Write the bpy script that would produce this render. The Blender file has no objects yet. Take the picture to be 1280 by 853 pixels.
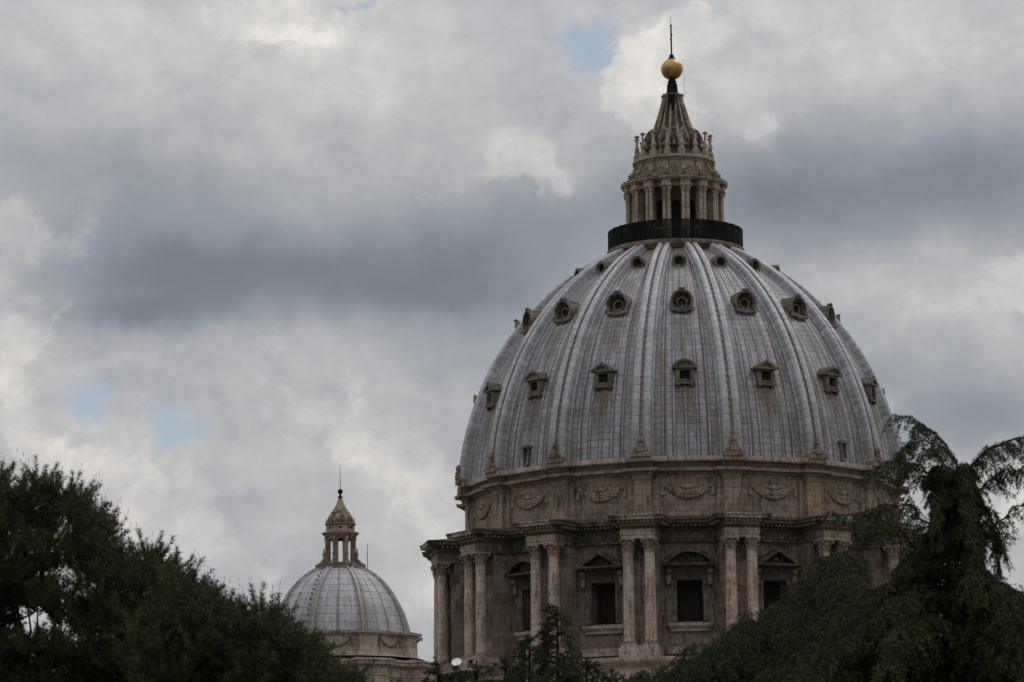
import bpy, math, random
import numpy as np
from mathutils import Matrix, Vector
R_ = math.radians
random.seed(7)
rng = np.random.default_rng(11)
SC = bpy.context.scene
COL = SC.collection

# ------------------------------------------------------------------ camera
F = 4560.0; PITCH = R_(9.9); ROLL = R_(0.75); EYE = 22.0
fwd = Vector((0, math.cos(PITCH), math.sin(PITCH)))
rt0 = Vector((1, 0, 0)); up0 = Vector((0, -math.sin(PITCH), math.cos(PITCH)))
rt = rt0 * math.cos(ROLL) - up0 * math.sin(ROLL)
upv = rt0 * math.sin(ROLL) + up0 * math.cos(ROLL)
cam = bpy.data.cameras.new('camera'); camo = bpy.data.objects.new('camera', cam); COL.objects.link(camo)
m3 = Matrix((rt, upv, -fwd)).transposed()
camo.matrix_world = Matrix.Translation((0, 0, EYE)) @ m3.to_4x4()
cam.sensor_width = 36; cam.sensor_fit = 'HORIZONTAL'; cam.lens = 36 * F / 1280
cam.clip_start = 0.5; cam.clip_end = 9000
cam.dof.use_dof = True; cam.dof.focus_distance = 420; cam.dof.aperture_fstop = 7.1
SC.camera = camo

def at(px, py, Y):
    """direction through a pixel of the 1280 wide photograph, met at depth Y"""
    u = px - 640.0; v = 426.5 - py
    d = fwd * F + rt * u + upv * v
    t = Y / d.y
    return Vector((d.x * t, Y, d.z * t + EYE))

# ------------------------------------------------------------------ node helpers
class NT:
    def __init__(s, tree): s.t = tree
    def n(s, typ, **kw):
        nd = s.t.nodes.new(typ)
        for k, v in kw.items(): setattr(nd, k, v)
        return nd
    def l(s, a, b): s.t.links.new(a, b)
    def put(s, sock, v):
        if hasattr(v, 'is_output') or isinstance(v, bpy.types.NodeSocket): s.l(v, sock)
        else:
            try: sock.default_value = v
            except Exception: sock.default_value = (v, v, v)
    def m(s, op, a, b=None, c=None, clamp=False):
        nd = s.n('ShaderNodeMath', operation=op); nd.use_clamp = clamp
        for i, x in enumerate((a, b, c)):
            if x is not None: s.put(nd.inputs[i], x)
        return nd.outputs[0]
    def vm(s, op, a, b=None, c=None, out=0):
        nd = s.n('ShaderNodeVectorMath', operation=op)
        for i, x in enumerate((a, b, c)):
            if x is not None: s.put(nd.inputs[i], x)
        return nd.outputs[out]
    def noise(s, vec, scale, detail=4, rough=.55, out=0, dist=0):
        nd = s.n('ShaderNodeTexNoise')
        if vec is not None: s.l(vec, nd.inputs['Vector'])
        nd.inputs['Scale'].default_value = scale; nd.inputs['Detail'].default_value = detail
        nd.inputs['Roughness'].default_value = rough; nd.inputs['Distortion'].default_value = dist
        return nd.outputs[out]
    def ramp(s, fac, stops, interp='LINEAR'):
        nd = s.n('ShaderNodeValToRGB'); cr = nd.color_ramp; cr.interpolation = interp
        while len(cr.elements) < len(stops): cr.elements.new(.5)
        for e, (p, c) in zip(cr.elements, stops):
            e.position = p; e.color = (c if hasattr(c, '__len__') else (c, c, c)) + ((1,) if not hasattr(c, '__len__') or len(c) == 3 else ())
        s.l(fac, nd.inputs[0]); return nd.outputs[0]
    def mix(s, fac, a, b, typ='MIX'):
        nd = s.n('ShaderNodeMix', data_type='RGBA', blend_type=typ)
        s.put(nd.inputs['Factor'], fac)
        for sk, v in ((nd.inputs[6], a), (nd.inputs[7], b)):
            if isinstance(v, tuple) and len(v) == 3: v = v + (1,)
            s.put(sk, v)
        return nd.outputs[2]
    def sep(s, v):
        nd = s.n('ShaderNodeSeparateXYZ'); s.l(v, nd.inputs[0]); return nd.outputs
    def comb(s, x, y, z):
        nd = s.n('ShaderNodeCombineXYZ')
        for i, v in enumerate((x, y, z)): s.put(nd.inputs[i], v)
        return nd.outputs[0]
    def maprange(s, v, a, b, c=0, d=1, smooth=True):
        nd = s.n('ShaderNodeMapRange'); nd.interpolation_type = 'SMOOTHSTEP' if smooth else 'LINEAR'
        s.l(v, nd.inputs[0]); s.put(nd.inputs[1], a); s.put(nd.inputs[2], b); s.put(nd.inputs[3], c); s.put(nd.inputs[4], d)
        return nd.outputs[0]

def lin(c):
    c = c / 255.0
    return c / 12.92 if c <= .04045 else ((c + .055) / 1.055) ** 2.4
def rgb(r, g, b): return (lin(r), lin(g), lin(b))

# ------------------------------------------------------------------ world: sky above, broken cloud deck in front of it
SUN_EL, SUN_AZ = R_(58), R_(55)       # azimuth measured from +Y (view direction) to the right
W = bpy.data.worlds.new('World'); SC.world = W; W.use_nodes = True
W.node_tree.nodes.clear(); N = NT(W.node_tree)
STR = 0.1
sky = N.n('ShaderNodeTexSky', sky_type='NISHITA'); sky.sun_disc = False
sky.sun_elevation = SUN_EL; sky.sun_rotation = SUN_AZ; sky.air_density = 1.0; sky.dust_density = 1.5; sky.altitude = 60
dirv = N.n('ShaderNodeTexCoord').outputs['Generated']
# large-scale cloud masses, each at its own direction in the sky (azimuth, elevation)
warp = N.noise(dirv, 16, 3, .5, out=1)
warp = N.vm('SUBTRACT', warp, (.5, .5, .5))
warp2 = N.noise(dirv, 70, 5, .6, out=1)
warp2 = N.vm('SUBTRACT', warp2, (.5, .5, .5))
wd = N.vm('ADD', dirv, N.vm('ADD', N.vm('SCALE', warp, None), N.vm('SCALE', warp2, None)))
sc_nodes = [n for n in W.node_tree.nodes if n.bl_idname == 'ShaderNodeVectorMath' and n.operation == 'SCALE']
sc_nodes[0].inputs['Scale'].default_value = .016; sc_nodes[1].inputs['Scale'].default_value = .011
def skydir(px, py):
    v = at(px, py, 1.0) - Vector((0, 0, EYE)); return v.normalized()
def gauss(px, py, sx, sy):
    d = skydir(px, py)
    a = N.vm('SUBTRACT', wd, tuple(d))
    a = N.vm('MULTIPLY', a, (F / sx, F / max(sx, sy) * .2, F / sy))
    q = N.vm('DOT_PRODUCT', a, a, out=1)
    return N.m('POWER', .6065, q)
masses = [ # px, py, sx, sy, amount (+ bright, - dark)
 (180,335,110,46,-.33),(430,340,150,36,-.33),(90,205,130,50,-.14),(620,345,110,55,-.18),(300,260,170,50,-.12),(165,388,75,16,-.20),(520,372,110,14,-.08),
 (640,262,130,40,-.08),(0,420,80,60,.04),(480,600,110,80,.06),(320,620,90,50,-.05),(580,470,70,60,-.12),(300,520,90,40,.02),
 (380,50,130,46,.10),(60,600,190,130,.07),(330,150,120,50,.05),(560,90,90,60,.03),(90,60,150,60,.02),(690,215,60,36,.08),(780,150,50,50,.02),(860,90,90,60,.06),
 (1010,60,110,60,.05),(1180,50,110,50,.02),(1090,250,150,46,-.30),(1240,215,80,50,-.18),(950,250,60,50,-.10),(760,262,110,40,-.12),
 (1230,360,90,50,.10),(1060,350,60,40,.03),(1150,480,110,45,-.16),(1240,530,60,30,-.18),(1290,630,60,50,.14),(1000,420,80,60,-.03),(1020,180,60,50,-.06),
]
cumuli = [(795,98,44,28,1.0),(885,45,44,30,1.0),(840,155,44,46,.75),(14,300,28,44,1.0),(360,40,90,34,.42),(430,30,50,30,.35),(300,20,60,20,.3),(640,192,44,26,.85),(955,160,20,30,.8),
 (245,690,44,46,.75),(100,600,90,36,.8),(30,535,60,40,.7),(350,465,46,40,.7),(10,430,70,30,.5),(1272,345,30,30,.8),(1180,385,50,26,.5),(560,600,60,50,.6),(470,560,50,40,.5),(400,650,60,60,.35),(590,700,50,60,.6),(700,230,40,24,.55),(1010,20,60,20,.4),(1290,640,50,40,.7),(160,650,50,26,.55)]
def summed(lst):
    acc = None
    for (px, py, sx, sy, a) in lst:
        g = gauss(px, py, sx, sy)
        acc = N.m('MULTIPLY', g, a) if acc is None else N.m('MULTIPLY_ADD', g, a, acc)
    return acc
acc = summed(masses); cum = summed(cumuli)
strat = N.noise(N.vm('MULTIPLY', wd, (1.0, 1.0, 2.2)), 15, 6, .52)
fine_n = N.noise(wd, 64, 9, .62)
bil = N.noise(wd, 44, 7, .58, dist=.35)
def relief(scale, det, dx, dz, rough=.55):
    p = N.vm('MULTIPLY', wd, (1.0, 1.0, 1.35))
    a = N.noise(p, scale, det, rough); b_ = N.noise(N.vm('ADD', p, (dx, 0, dz)), scale, det, rough)
    return N.m('SUBTRACT', a, b_)
rel = N.m('MULTIPLY_ADD', relief(17, 8, .010, .016), 1.15, N.m('MULTIPLY', relief(48, 7, .004, .006, .6), .75))
edge = N.maprange(N.m('ADD', cum, N.m('MULTIPLY', N.m('SUBTRACT', bil, .5), 2.5)), .33, .74)
L = N.m('MULTIPLY_ADD', N.m('SUBTRACT', strat, .5), .22, .625)
L = N.m('ADD', L, acc)
relamp = N.maprange(L, .34, .78, .12, 1.0)
L = N.m('MULTIPLY_ADD', rel, N.m('MULTIPLY', relamp, .50), L)
L = N.m('MULTIPLY_ADD', edge, N.m('MULTIPLY_ADD', N.m('SUBTRACT', fine_n, .5), .45, .145), L)
L = N.m('MULTIPLY_ADD', N.m('SUBTRACT', fine_n, .5), .10, L)
cloud = N.ramp(L, [(0.0, rgb(104,110,122)), (.22, rgb(124,131,142)), (.42, rgb(148,154,163)), (.58, rgb(172,174,179)), (.76, rgb(195,194,193)), (.90, rgb(214,210,206)), (1.0, rgb(230,227,222))])
# elevation: a cloud deck is brighter towards the zenith
z = N.sep(dirv)[2]
el = N.m('MAXIMUM', N.m('SUBTRACT', z, .22), 0.0)
bright = N.m('MULTIPLY_ADD', el, 3.0, 1.0)
cloudL = N.mix(1.0, cloud, N.comb(bright, bright, bright), 'MULTIPLY')
cloudL = N.mix(1.0, cloudL, (1/STR, 1/STR, 1/STR), 'MULTIPLY')
# openings of blue
gaps = [(735,58,34,24,1.1),(700,48,24,10,.5),(212,538,36,28,1.2),(118,500,26,26,.85),(765,118,14,20,.5),(455,0,30,6,.8)]
ga = None
for (px, py, sx, sy, a) in gaps:
    g = gauss(px, py, sx, sy)
    ga = N.m('MULTIPLY', g, a) if ga is None else N.m('MULTIPLY_ADD', g, a, ga)
gm = N.maprange(N.m('MULTIPLY', ga, N.m('MULTIPLY_ADD', N.m('SUBTRACT', bil, .5), -5.0, 1.0)), .25, 1.0)
skyc = N.mix(1.0, sky.outputs[0], (1.15, 1.15, 1.15), 'MULTIPLY')
skyc = N.mix(.45, skyc, (3.3, 4.0, 4.6))          # thin veil of haze in front of the blue
final = N.mix(N.m('MULTIPLY', N.m('MULTIPLY', gm, N.m('SUBTRACT', 1.0, N.m('MULTIPLY', edge, .8))), .78), cloudL, skyc)
bg = N.n('ShaderNodeBackground'); bg.inputs[1].default_value = STR
N.l(final, bg.inputs[0]); wo = N.n('ShaderNodeOutputWorld'); N.l(bg.outputs[0], wo.inputs[0])
W.cycles.sampling_method = 'MANUAL'; W.cycles.sample_map_resolution = 512

sun = bpy.data.lights.new('sun', 'SUN'); sun.energy = 1.0; sun.angle = R_(14); sun.color = (1, .96, .9)
suno = bpy.data.objects.new('sun', sun); COL.objects.link(suno)
sd = Vector((math.sin(SUN_AZ) * math.cos(SUN_EL), math.cos(SUN_AZ) * math.cos(SUN_EL), math.sin(SUN_EL)))
suno.rotation_euler = sd.to_track_quat('Z', 'Y').to_euler(); suno.location = (0, 0, 300)
vs = SC.view_settings; vs.view_transform = 'Standard'; vs.look = 'None'; vs.exposure = 0.0; vs.gamma = 1.0; vs.use_curve_mapping = False
SC.cycles.max_bounces = 5; SC.cycles.diffuse_bounces = 3; SC.cycles.glossy_bounces = 2; SC.cycles.transparent_max_bounces = 4
SC.cycles.use_denoising = True

# ------------------------------------------------------------------ materials
MATS = {}
def mat(name):
    m = bpy.data.materials.new(name); m.use_nodes = True; m.node_tree.nodes.clear(); n = NT(m.node_tree)
    b = n.n('ShaderNodeBsdfPrincipled'); o = n.n('ShaderNodeOutputMaterial'); n.l(b.outputs[0], o.inputs[0]); MATS[name] = m
    return n, b
PH_ = R_(-12.1)
def stone(name, c1, c2, soot=.5, course=.62, rough=.9, sootc=(.030, .03, .026), jt=.22, bays=0.0):
    n, b = mat(name)
    tc = n.n('ShaderNodeTexCoord').outputs['Object']
    x, y, zz = n.sep(tc)[:3]
    ang = n.m('ARCTAN2', x, n.m('MULTIPLY', y, -1.0))
    rad = n.vm('LENGTH', n.comb(x, y, 0), out=1)
    uu = n.m('MULTIPLY', ang, rad)
    # ashlar courses with a block-by-block tint
    row = n.m('FLOOR', n.m('DIVIDE', zz, course))
    off = n.m('MULTIPLY', n.m('FRACT', n.m('MULTIPLY', row, .617)), 1.7)
    col_ = n.m('FLOOR', n.m('DIVIDE', n.m('ADD', uu, off), 1.35))
    wn = n.n('ShaderNodeTexWhiteNoise', noise_dimensions='2D'); n.l(n.comb(row, col_, 0), wn.inputs['Vector'])
    blk = wn.outputs['Value']
    jz = n.m('ABSOLUTE', n.m('SUBTRACT', n.m('FRACT', n.m('DIVIDE', zz, course)), .5))
    jx = n.m('ABSOLUTE', n.m('SUBTRACT', n.m('FRACT', n.m('DIVIDE', n.m('ADD', uu, off), 1.35)), .5))
    joint = n.m('MAXIMUM', n.maprange(jz, .44, .49), n.maprange(jx, .475, .495))
    oi = n.n('ShaderNodeObjectInfo').outputs['Random']
    tcn = n.vm('ADD', tc, n.comb(n.m('MULTIPLY', oi, 61.0), n.m('MULTIPLY', oi, 37.0), 0)); 
    big = n.noise(tcn, .35, 5, .6); med = n.noise(tcn, 1.9, 6, .65); fin = n.noise(tcn, 9, 4, .7)
    t = n.m('ADD', n.m('MULTIPLY', med, .55), n.m('MULTIPLY', blk, .28))
    c = n.mix(n.maprange(t, .25, .75), c1, c2)
    c = n.mix(n.m('MULTIPLY', joint, jt), c, sootc)
    # rain streaks and crusts: long in z, broken sideways
    st = n.noise(n.vm('MULTIPLY', tcn, (2.2, 2.2, .22)), 1.6, 6, .7)
    s1 = n.maprange(n.m('ADD', n.m('MULTIPLY', st, .6), n.m('MULTIPLY', big, .5)), .53, .70)
    c = n.mix(n.m('MULTIPLY', s1, soot), c, sootc)
    blot = n.maprange(n.m('ADD', n.noise(tcn, .9, 7, .7), n.m('MULTIPLY', n.m('SUBTRACT', st, .5), .6)), .50, .60)
    c = n.mix(n.m('MULTIPLY', blot, soot * .55), c, sootc)
    if bays:     # darker on the recessed lengths between the projections
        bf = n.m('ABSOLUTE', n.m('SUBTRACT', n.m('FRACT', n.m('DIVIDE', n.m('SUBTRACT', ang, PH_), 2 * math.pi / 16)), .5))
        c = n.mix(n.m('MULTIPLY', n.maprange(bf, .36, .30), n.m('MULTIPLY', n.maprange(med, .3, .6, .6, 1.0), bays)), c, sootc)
    och = n.maprange(n.noise(tcn, .8, 4, .6), .52, .7)
    c = n.mix(n.m('MULTIPLY', och, .35), c, (c2[0] * .75, c2[1] * .55, c2[2] * .4))
    # crust on ledges that face up
    geo = n.n('ShaderNodeNewGeometry'); nz = n.sep(geo.outputs['Normal'])[2]
    led = n.m('MULTIPLY', n.maprange(nz, .35, .8), n.maprange(med, .3, .55))
    c = n.mix(n.m('MULTIPLY', led, .75), c, sootc)
    c = n.mix(.25, c, n.mix(1.0, c, n.ramp(fin, [(.3, (.45,)*3), (.7, (1.5,)*3)]), 'MULTIPLY'))
    n.l(c, b.inputs['Base Color']); b.inputs['Roughness'].default_value = rough; b.inputs['Specular IOR Level'].default_value = .2
    bp = n.n('ShaderNodeBump'); bp.inputs['Distance'].default_value = .08; bp.inputs['Strength'].default_value = .6
    n.l(n.m('SUBTRACT', n.m('ADD', med, n.m('MULTIPLY', fin, .5)), joint), bp.inputs['Height']); n.l(bp.outputs[0], b.inputs['Normal'])
    return MATS[name]
TRAV = stone('travertine', (.255, .19, .15), (.155, .112, .088), .75)
SPIRE = stone('fluted_spire_stone', (.36, .28, .205), (.20, .145, .10), .9, course=3, jt=0, bays=.9)
CAPST = stone('stained_cap_stone', (.30, .235, .17), (.12, .09, .065), .95, course=3, jt=0)
HOODS = stone('dormer_stone', (.20, .16, .125), (.10, .078, .06), .9, course=3, jt=0)
TRAVE = stone('entablature_stone', (.38, .305, .24), (.24, .188, .148), .85, bays=.94)
SOOT_SHADE = stone('soot_shade_stone', (.085, .068, .055), (.05, .04, .032), .9)  # sooty stone, darkened to hold the shade under cornice and pediments
TRAVL = stone('travertine_light', (.43, .335, .272), (.29, .218, .174), .6)
TRAVD = stone('travertine_soot_shade', (.19, .155, .125), (.105, .082, .065), .95)  # sooty stone; also stands in for shade on window frames and piers
TRAVB = stone('attic_stone', (.285, .208, .158), (.22, .165, .125), .75)
OCHRE = stone('ochre_plaster', (.10, .042, .022), (.055, .025, .014), .4, course=2.5)
LANT = stone('lantern_stone', (.36, .285, .22), (.24, .18, .13), .5, course=1.3, jt=.08)

def lead(name, nb, rows, base1, base2, brown=1.0, rib=False, seam=.42):
    """uv.x = bay number (fraction inside), uv.y = metres along the meridian"""
    n, b = mat(name)
    uv = n.n('ShaderNodeUVMap'); uv.uv_map = 'UVMap'
    u, v = n.sep(uv.outputs[0])[:2]
    tc = n.n('ShaderNodeTexCoord').outputs['Object']
    bay = n.m('FLOOR', u); fu = n.m('FRACT', u)
    cols = nb
    ci = n.m('FLOOR', n.m('MULTIPLY', fu, cols)); cf = n.m('FRACT', n.m('MULTIPLY', fu, cols))
    wn1 = n.n('ShaderNodeTexWhiteNoise', noise_dimensions='2D'); n.l(n.comb(bay, ci, 0), wn1.inputs['Vector'])
    vv = n.m('DIVIDE', n.m('ADD', v, n.m('MULTIPLY', n.m('SUBTRACT', wn1.outputs['Value'], .5), rows * .10)), rows)
    ri = n.m('FLOOR', vv); rf = n.m('FRACT', vv)
    wn2 = n.n('ShaderNodeTexWhiteNoise', noise_dimensions='3D'); n.l(n.comb(bay, ci, ri), wn2.inputs['Vector'])
    sheet = wn2.outputs['Value']
    hj = n.maprange(n.m('ABSOLUTE', n.m('SUBTRACT', rf, .5)), .445, .495)
    vj = n.maprange(n.m('ABSOLUTE', n.m('SUBTRACT', cf, .5)), .40, .485)
    pn = n.noise(tc, .55, 6, .62); pf = n.noise(tc, 3.2, 6, .7)
    c = n.mix(n.maprange(n.m('ADD', n.m('MULTIPLY', sheet, .32), n.m('MULTIPLY', pn, .8)), .30, .85), base1, base2)
    # chalky white run-off, long along the meridian
    suv = n.comb(n.m('MULTIPLY', u, 1.0), n.m('MULTIPLY', v, .035), 0)
    w1 = n.noise(suv, 26, 6, .7)
    wmask = n.m('MULTIPLY', n.maprange(w1, .5, .62), n.maprange(pn, .4, .6, .4, 1.0))
    c = n.mix(n.m('MULTIPLY', wmask, .45), c, (.42, .43, .45))
    w4 = n.noise(n.vm('ADD', suv, (7.7, 1.9, 3.0)), 7, 4, .6)
    c = n.mix(n.m('MULTIPLY', n.maprange(w4, .47, .62), .30), c, tuple(x * .6 for x in base2))
    # grey-brown dirt streaks
    w2 = n.noise(n.vm('ADD', suv, (13.3, 4.1, 0)), 17, 6, .75)
    dm = n.maprange(w2, .50, .60)
    c = n.mix(n.m('MULTIPLY', dm, .60 * brown), c, (.125, .10, .075))
    w3 = n.noise(n.vm('ADD', n.comb(u, n.m('MULTIPLY', v, .06), 0), (3.3, 9.1, 0)), 34, 5, .7)
    rm = n.maprange(w3, .55, .62)
    c = n.mix(n.m('MULTIPLY', rm, .70 * brown), c, (.17, .085, .038))
    if not rib:
        # rust and soot below the three tiers of dormers and along the foot of the ribs
        cen = n.m('ABSOLUTE', n.m('SUBTRACT', fu, .5))
        inb = n.maprange(n.m('ADD', cen, n.m('MULTIPLY', n.m('SUBTRACT', w2, .5), .5)), .16, .07)
        jag = n.noise(n.comb(n.m('MULTIPLY', u, 60), n.m('MULTIPLY', v, .25), 0), 1.0, 4, .7)
        tot = None
        for (v0, ln, am) in LEADRUNS[name]:
            # v is measured upward from the foot; runs go down from v0
            dn = n.m('SUBTRACT', v0, v)
            reach = n.m('MULTIPLY', n.maprange(dn, -.2, .4), n.maprange(n.m('ADD', dn, n.m('MULTIPLY', jag, -ln * .9)), ln * .55, -.1 * ln))
            q = n.m('MULTIPLY', n.m('MULTIPLY', reach, inb), am)
            tot = q if tot is None else n.m('MAXIMUM', tot, q)
        c = n.mix(n.m('MULTIPLY', tot, n.maprange(jag, .40, .56, .55, 1.0)), c, (.072, .044, .025))
        edge = n.maprange(n.m('ADD', cen, n.m('MULTIPLY', n.m('SUBTRACT', w4, .5), .35)), .27, .37)
        c = n.mix(n.m('MULTIPLY', edge, .5 * brown), c, (.11, .088, .064))
        top = n.maprange(v, LEADTOP[name][0], LEADTOP[name][1])
        c = n.mix(n.m('MULTIPLY', top, n.maprange(jag, .38, .55, .45, .95)), c, (.13, .098, .068))
    else:
        ch = n.maprange(n.m('ABSOLUTE', n.m('SUBTRACT', fu, .5)), .095, .07)
        c = n.mix(n.m('MULTIPLY', ch, n.maprange(n.m('ADD', w2, n.m('MULTIPLY', pf, .35)), .45, .75, .35, .95)), c, (.14, .105, .07))
        low = n.maprange(v, 9, 1)
        c = n.mix(n.m('MULTIPLY', low, .5), c, (.17, .14, .105))
    if not rib and name == 'lead_sheet':
        for (q, w, a_, sd) in ((.262, .018, .9, 1.7), (.345, .012, .6, 5.1), (.478, .010, .55, 8.3), (.655, .014, .75, 2.9), (.745, .020, .9, 6.6)):
            dq = n.m('ABSOLUTE', n.m('SUBTRACT', n.m('ADD', fu, n.m('MULTIPLY', n.m('SUBTRACT', w4, .5), .02)), q))
            gate = n.noise(n.comb(n.m('ADD', bay, sd * 3), n.m('MULTIPLY', v, .11), sd), 1.0, 4, .7)
            c = n.mix(n.m('MULTIPLY', n.m('MULTIPLY', n.maprange(dq, w * 1.35, w * .4), n.maprange(gate, .38, .50)), a_), c, (.115, .066, .034))
        for q in (.235, .365, .5, .635, .765):
            dq = n.m('ABSOLUTE', n.m('SUBTRACT', fu, q))
            gate = n.noise(n.comb(n.m('ADD', bay, q * 31), n.m('MULTIPLY', v, .2), 3.3), 1.0, 4, .7)
            c = n.mix(n.m('MULTIPLY', n.m('MULTIPLY', n.maprange(dq, .010, .005), n.maprange(gate, .45, .60)), .45), c, (.42, .43, .44))
            c = n.mix(n.m('MULTIPLY', n.m('MULTIPLY', n.maprange(dq, .034, .020), n.maprange(dq, .010, .015)), .8), c, (.045, .038, .032))
    if name == 'lead_small':
        dq = n.m('ABSOLUTE', n.m('SUBTRACT', n.m('ADD', fu, n.m('MULTIPLY', n.m('SUBTRACT', w4, .5), .05)), .5))
        c = n.mix(n.m('MULTIPLY', n.maprange(dq, .04, .012), n.maprange(w2, .35, .55, .3, .9)), c, (.13, .085, .05))
        c = n.mix(n.m('MULTIPLY', n.maprange(v, 6.5, 10.5), n.maprange(w1, .45, .56, 0, .8)), c, (.15, .11, .075))
    hj2 = n.m('MULTIPLY', hj, n.maprange(pf, .3, .6, .5, 1.0))
    c = n.mix(n.m('MULTIPLY', hj2, seam), c, (.04, .038, .036))
    if not rib: c = n.mix(n.m('MULTIPLY', vj, seam * .30), c, (.05, .045, .04))
    c = n.mix(.5, c, n.mix(1.0, c, n.ramp(pf, [(.28, (.6,)*3), (.72, (1.35,)*3)]), 'MULTIPLY'))
    n.l(c, b.inputs['Base Color']); b.inputs['Roughness'].default_value = .55; b.inputs['Metallic'].default_value = 0.0
    b.inputs['Specular IOR Level'].default_value = .55
    bp = n.n('ShaderNodeBump'); bp.inputs['Distance'].default_value = .10; bp.inputs['Strength'].default_value = .7
    h = n.m('SUBTRACT', n.m('ADD', n.m('MULTIPLY', pf, .7), n.m('MULTIPLY', sheet, .4)), n.m('ADD', hj, n.m('MULTIPLY', vj, .8)))
    n.l(h, bp.inputs['Height']); n.l(bp.outputs[0], b.inputs['Normal'])
    return MATS[name]
LEADRUNS = {'lead_sheet': [(9.2, 7.5, 1.0), (18.6, 6.5, .85), (26.8, 5.0, .7)], 'lead_small': [(0.01, .01, 0)]}
LEADTOP = {'lead_sheet': (26.0, 31.5), 'lead_small': (10.0, 11.5)}
LEAD = lead('lead_sheet', 8, .80, (.235, .252, .288), (.140, .150, .176))
LEADR = lead('lead_rib', 1, .95, (.335, .348, .375), (.21, .22, .245), .55, rib=True, seam=.35)
LEADS = lead('lead_small', 4, .95, (.31, .322, .342), (.205, .214, .23), .6, seam=.4)
LEADSR = lead('lead_small_rib', 1, .95, (.33, .33, .335), (.23, .23, .235), .8, rib=True, seam=.3)

def plain(name, c, rough=.6, metal=0.0, var=.3, scale=3.0, c2=None, bump=0):
    n, b = mat(name); tc = n.n('ShaderNodeTexCoord').outputs['Object']
    no = n.noise(tc, scale, 5, .65)
    c2 = c2 or tuple(x * (1 - var) for x in c)
    n.l(n.mix(n.maprange(no, .35, .65), c, c2), b.inputs['Base Color'])
    b.inputs['Roughness'].default_value = rough; b.inputs['Metallic'].default_value = metal
    if not metal: b.inputs['Specular IOR Level'].default_value = .15
    if bump:
        bp = n.n('ShaderNodeBump'); bp.inputs['Distance'].default_value = bump; n.l(no, bp.inputs['Height']); n.l(bp.outputs[0], b.inputs['Normal'])
    return MATS[name]
GLASS = plain('dark_glazing', (.020, .021, .024), .6, c2=(.010, .010, .012), scale=1.2)
IRON = plain('black_iron', (.008, .0075, .0075), .85, .0, .4)
GRILLE = plain('window_grating', (.026, .028, .032), .7)
GOLD = plain('gilded_bronze', (.44, .28, .095), .48, .8, .5, 1.2, (.25, .145, .05))
DISHW = plain('white_paint', (.8, .8, .79), .5, 0, .06)
BARK = plain('bark', (.022, .017, .013), .9, 0, .5, 6.0, bump=.02)
GROUND = plain('garden_ground', (.07, .08, .04), .95, 0, .5, .05, (.11, .09, .06))
SKIN = plain('skin', (.45, .28, .2), .6); CLOTHD = plain('dark_cloth', (.03, .035, .05), .8); CLOTHW = plain('pale_cloth', (.6, .58, .55), .8); CLOTHR = plain('red_cloth', (.3, .06, .05), .8)
def foliage(name, c1, c2, c3, scale=1.2):
    n, b = mat(name)
    geo = n.n('ShaderNodeNewGeometry'); tc = n.n('ShaderNodeTexCoord').outputs['Object']
    no = n.noise(tc, scale, 4, .6)
    c = n.mix(n.maprange(no, .35, .65), c1, c2)
    c = n.mix(n.maprange(geo.outputs['Random Per Island'], .55, 1.0, 0, .75, False), c, c3)
    n.l(c, b.inputs['Base Color']); b.inputs['Roughness'].default_value = .65; b.inputs['Specular IOR Level'].default_value = .2
    b.inputs['Transmission Weight'].default_value = 0
    return MATS[name]
PINE = foliage('pine_needles', (.018, .026, .006), (.032, .045, .010), (.064, .078, .020))
CEDAR = foliage('cedar_needles', (.017, .023, .006), (.030, .038, .010), (.075, .082, .026))
CEDARD = foliage('dark_cedar_needles', (.013, .019, .005), (.024, .034, .008), (.046, .060, .016), .9)

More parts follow.
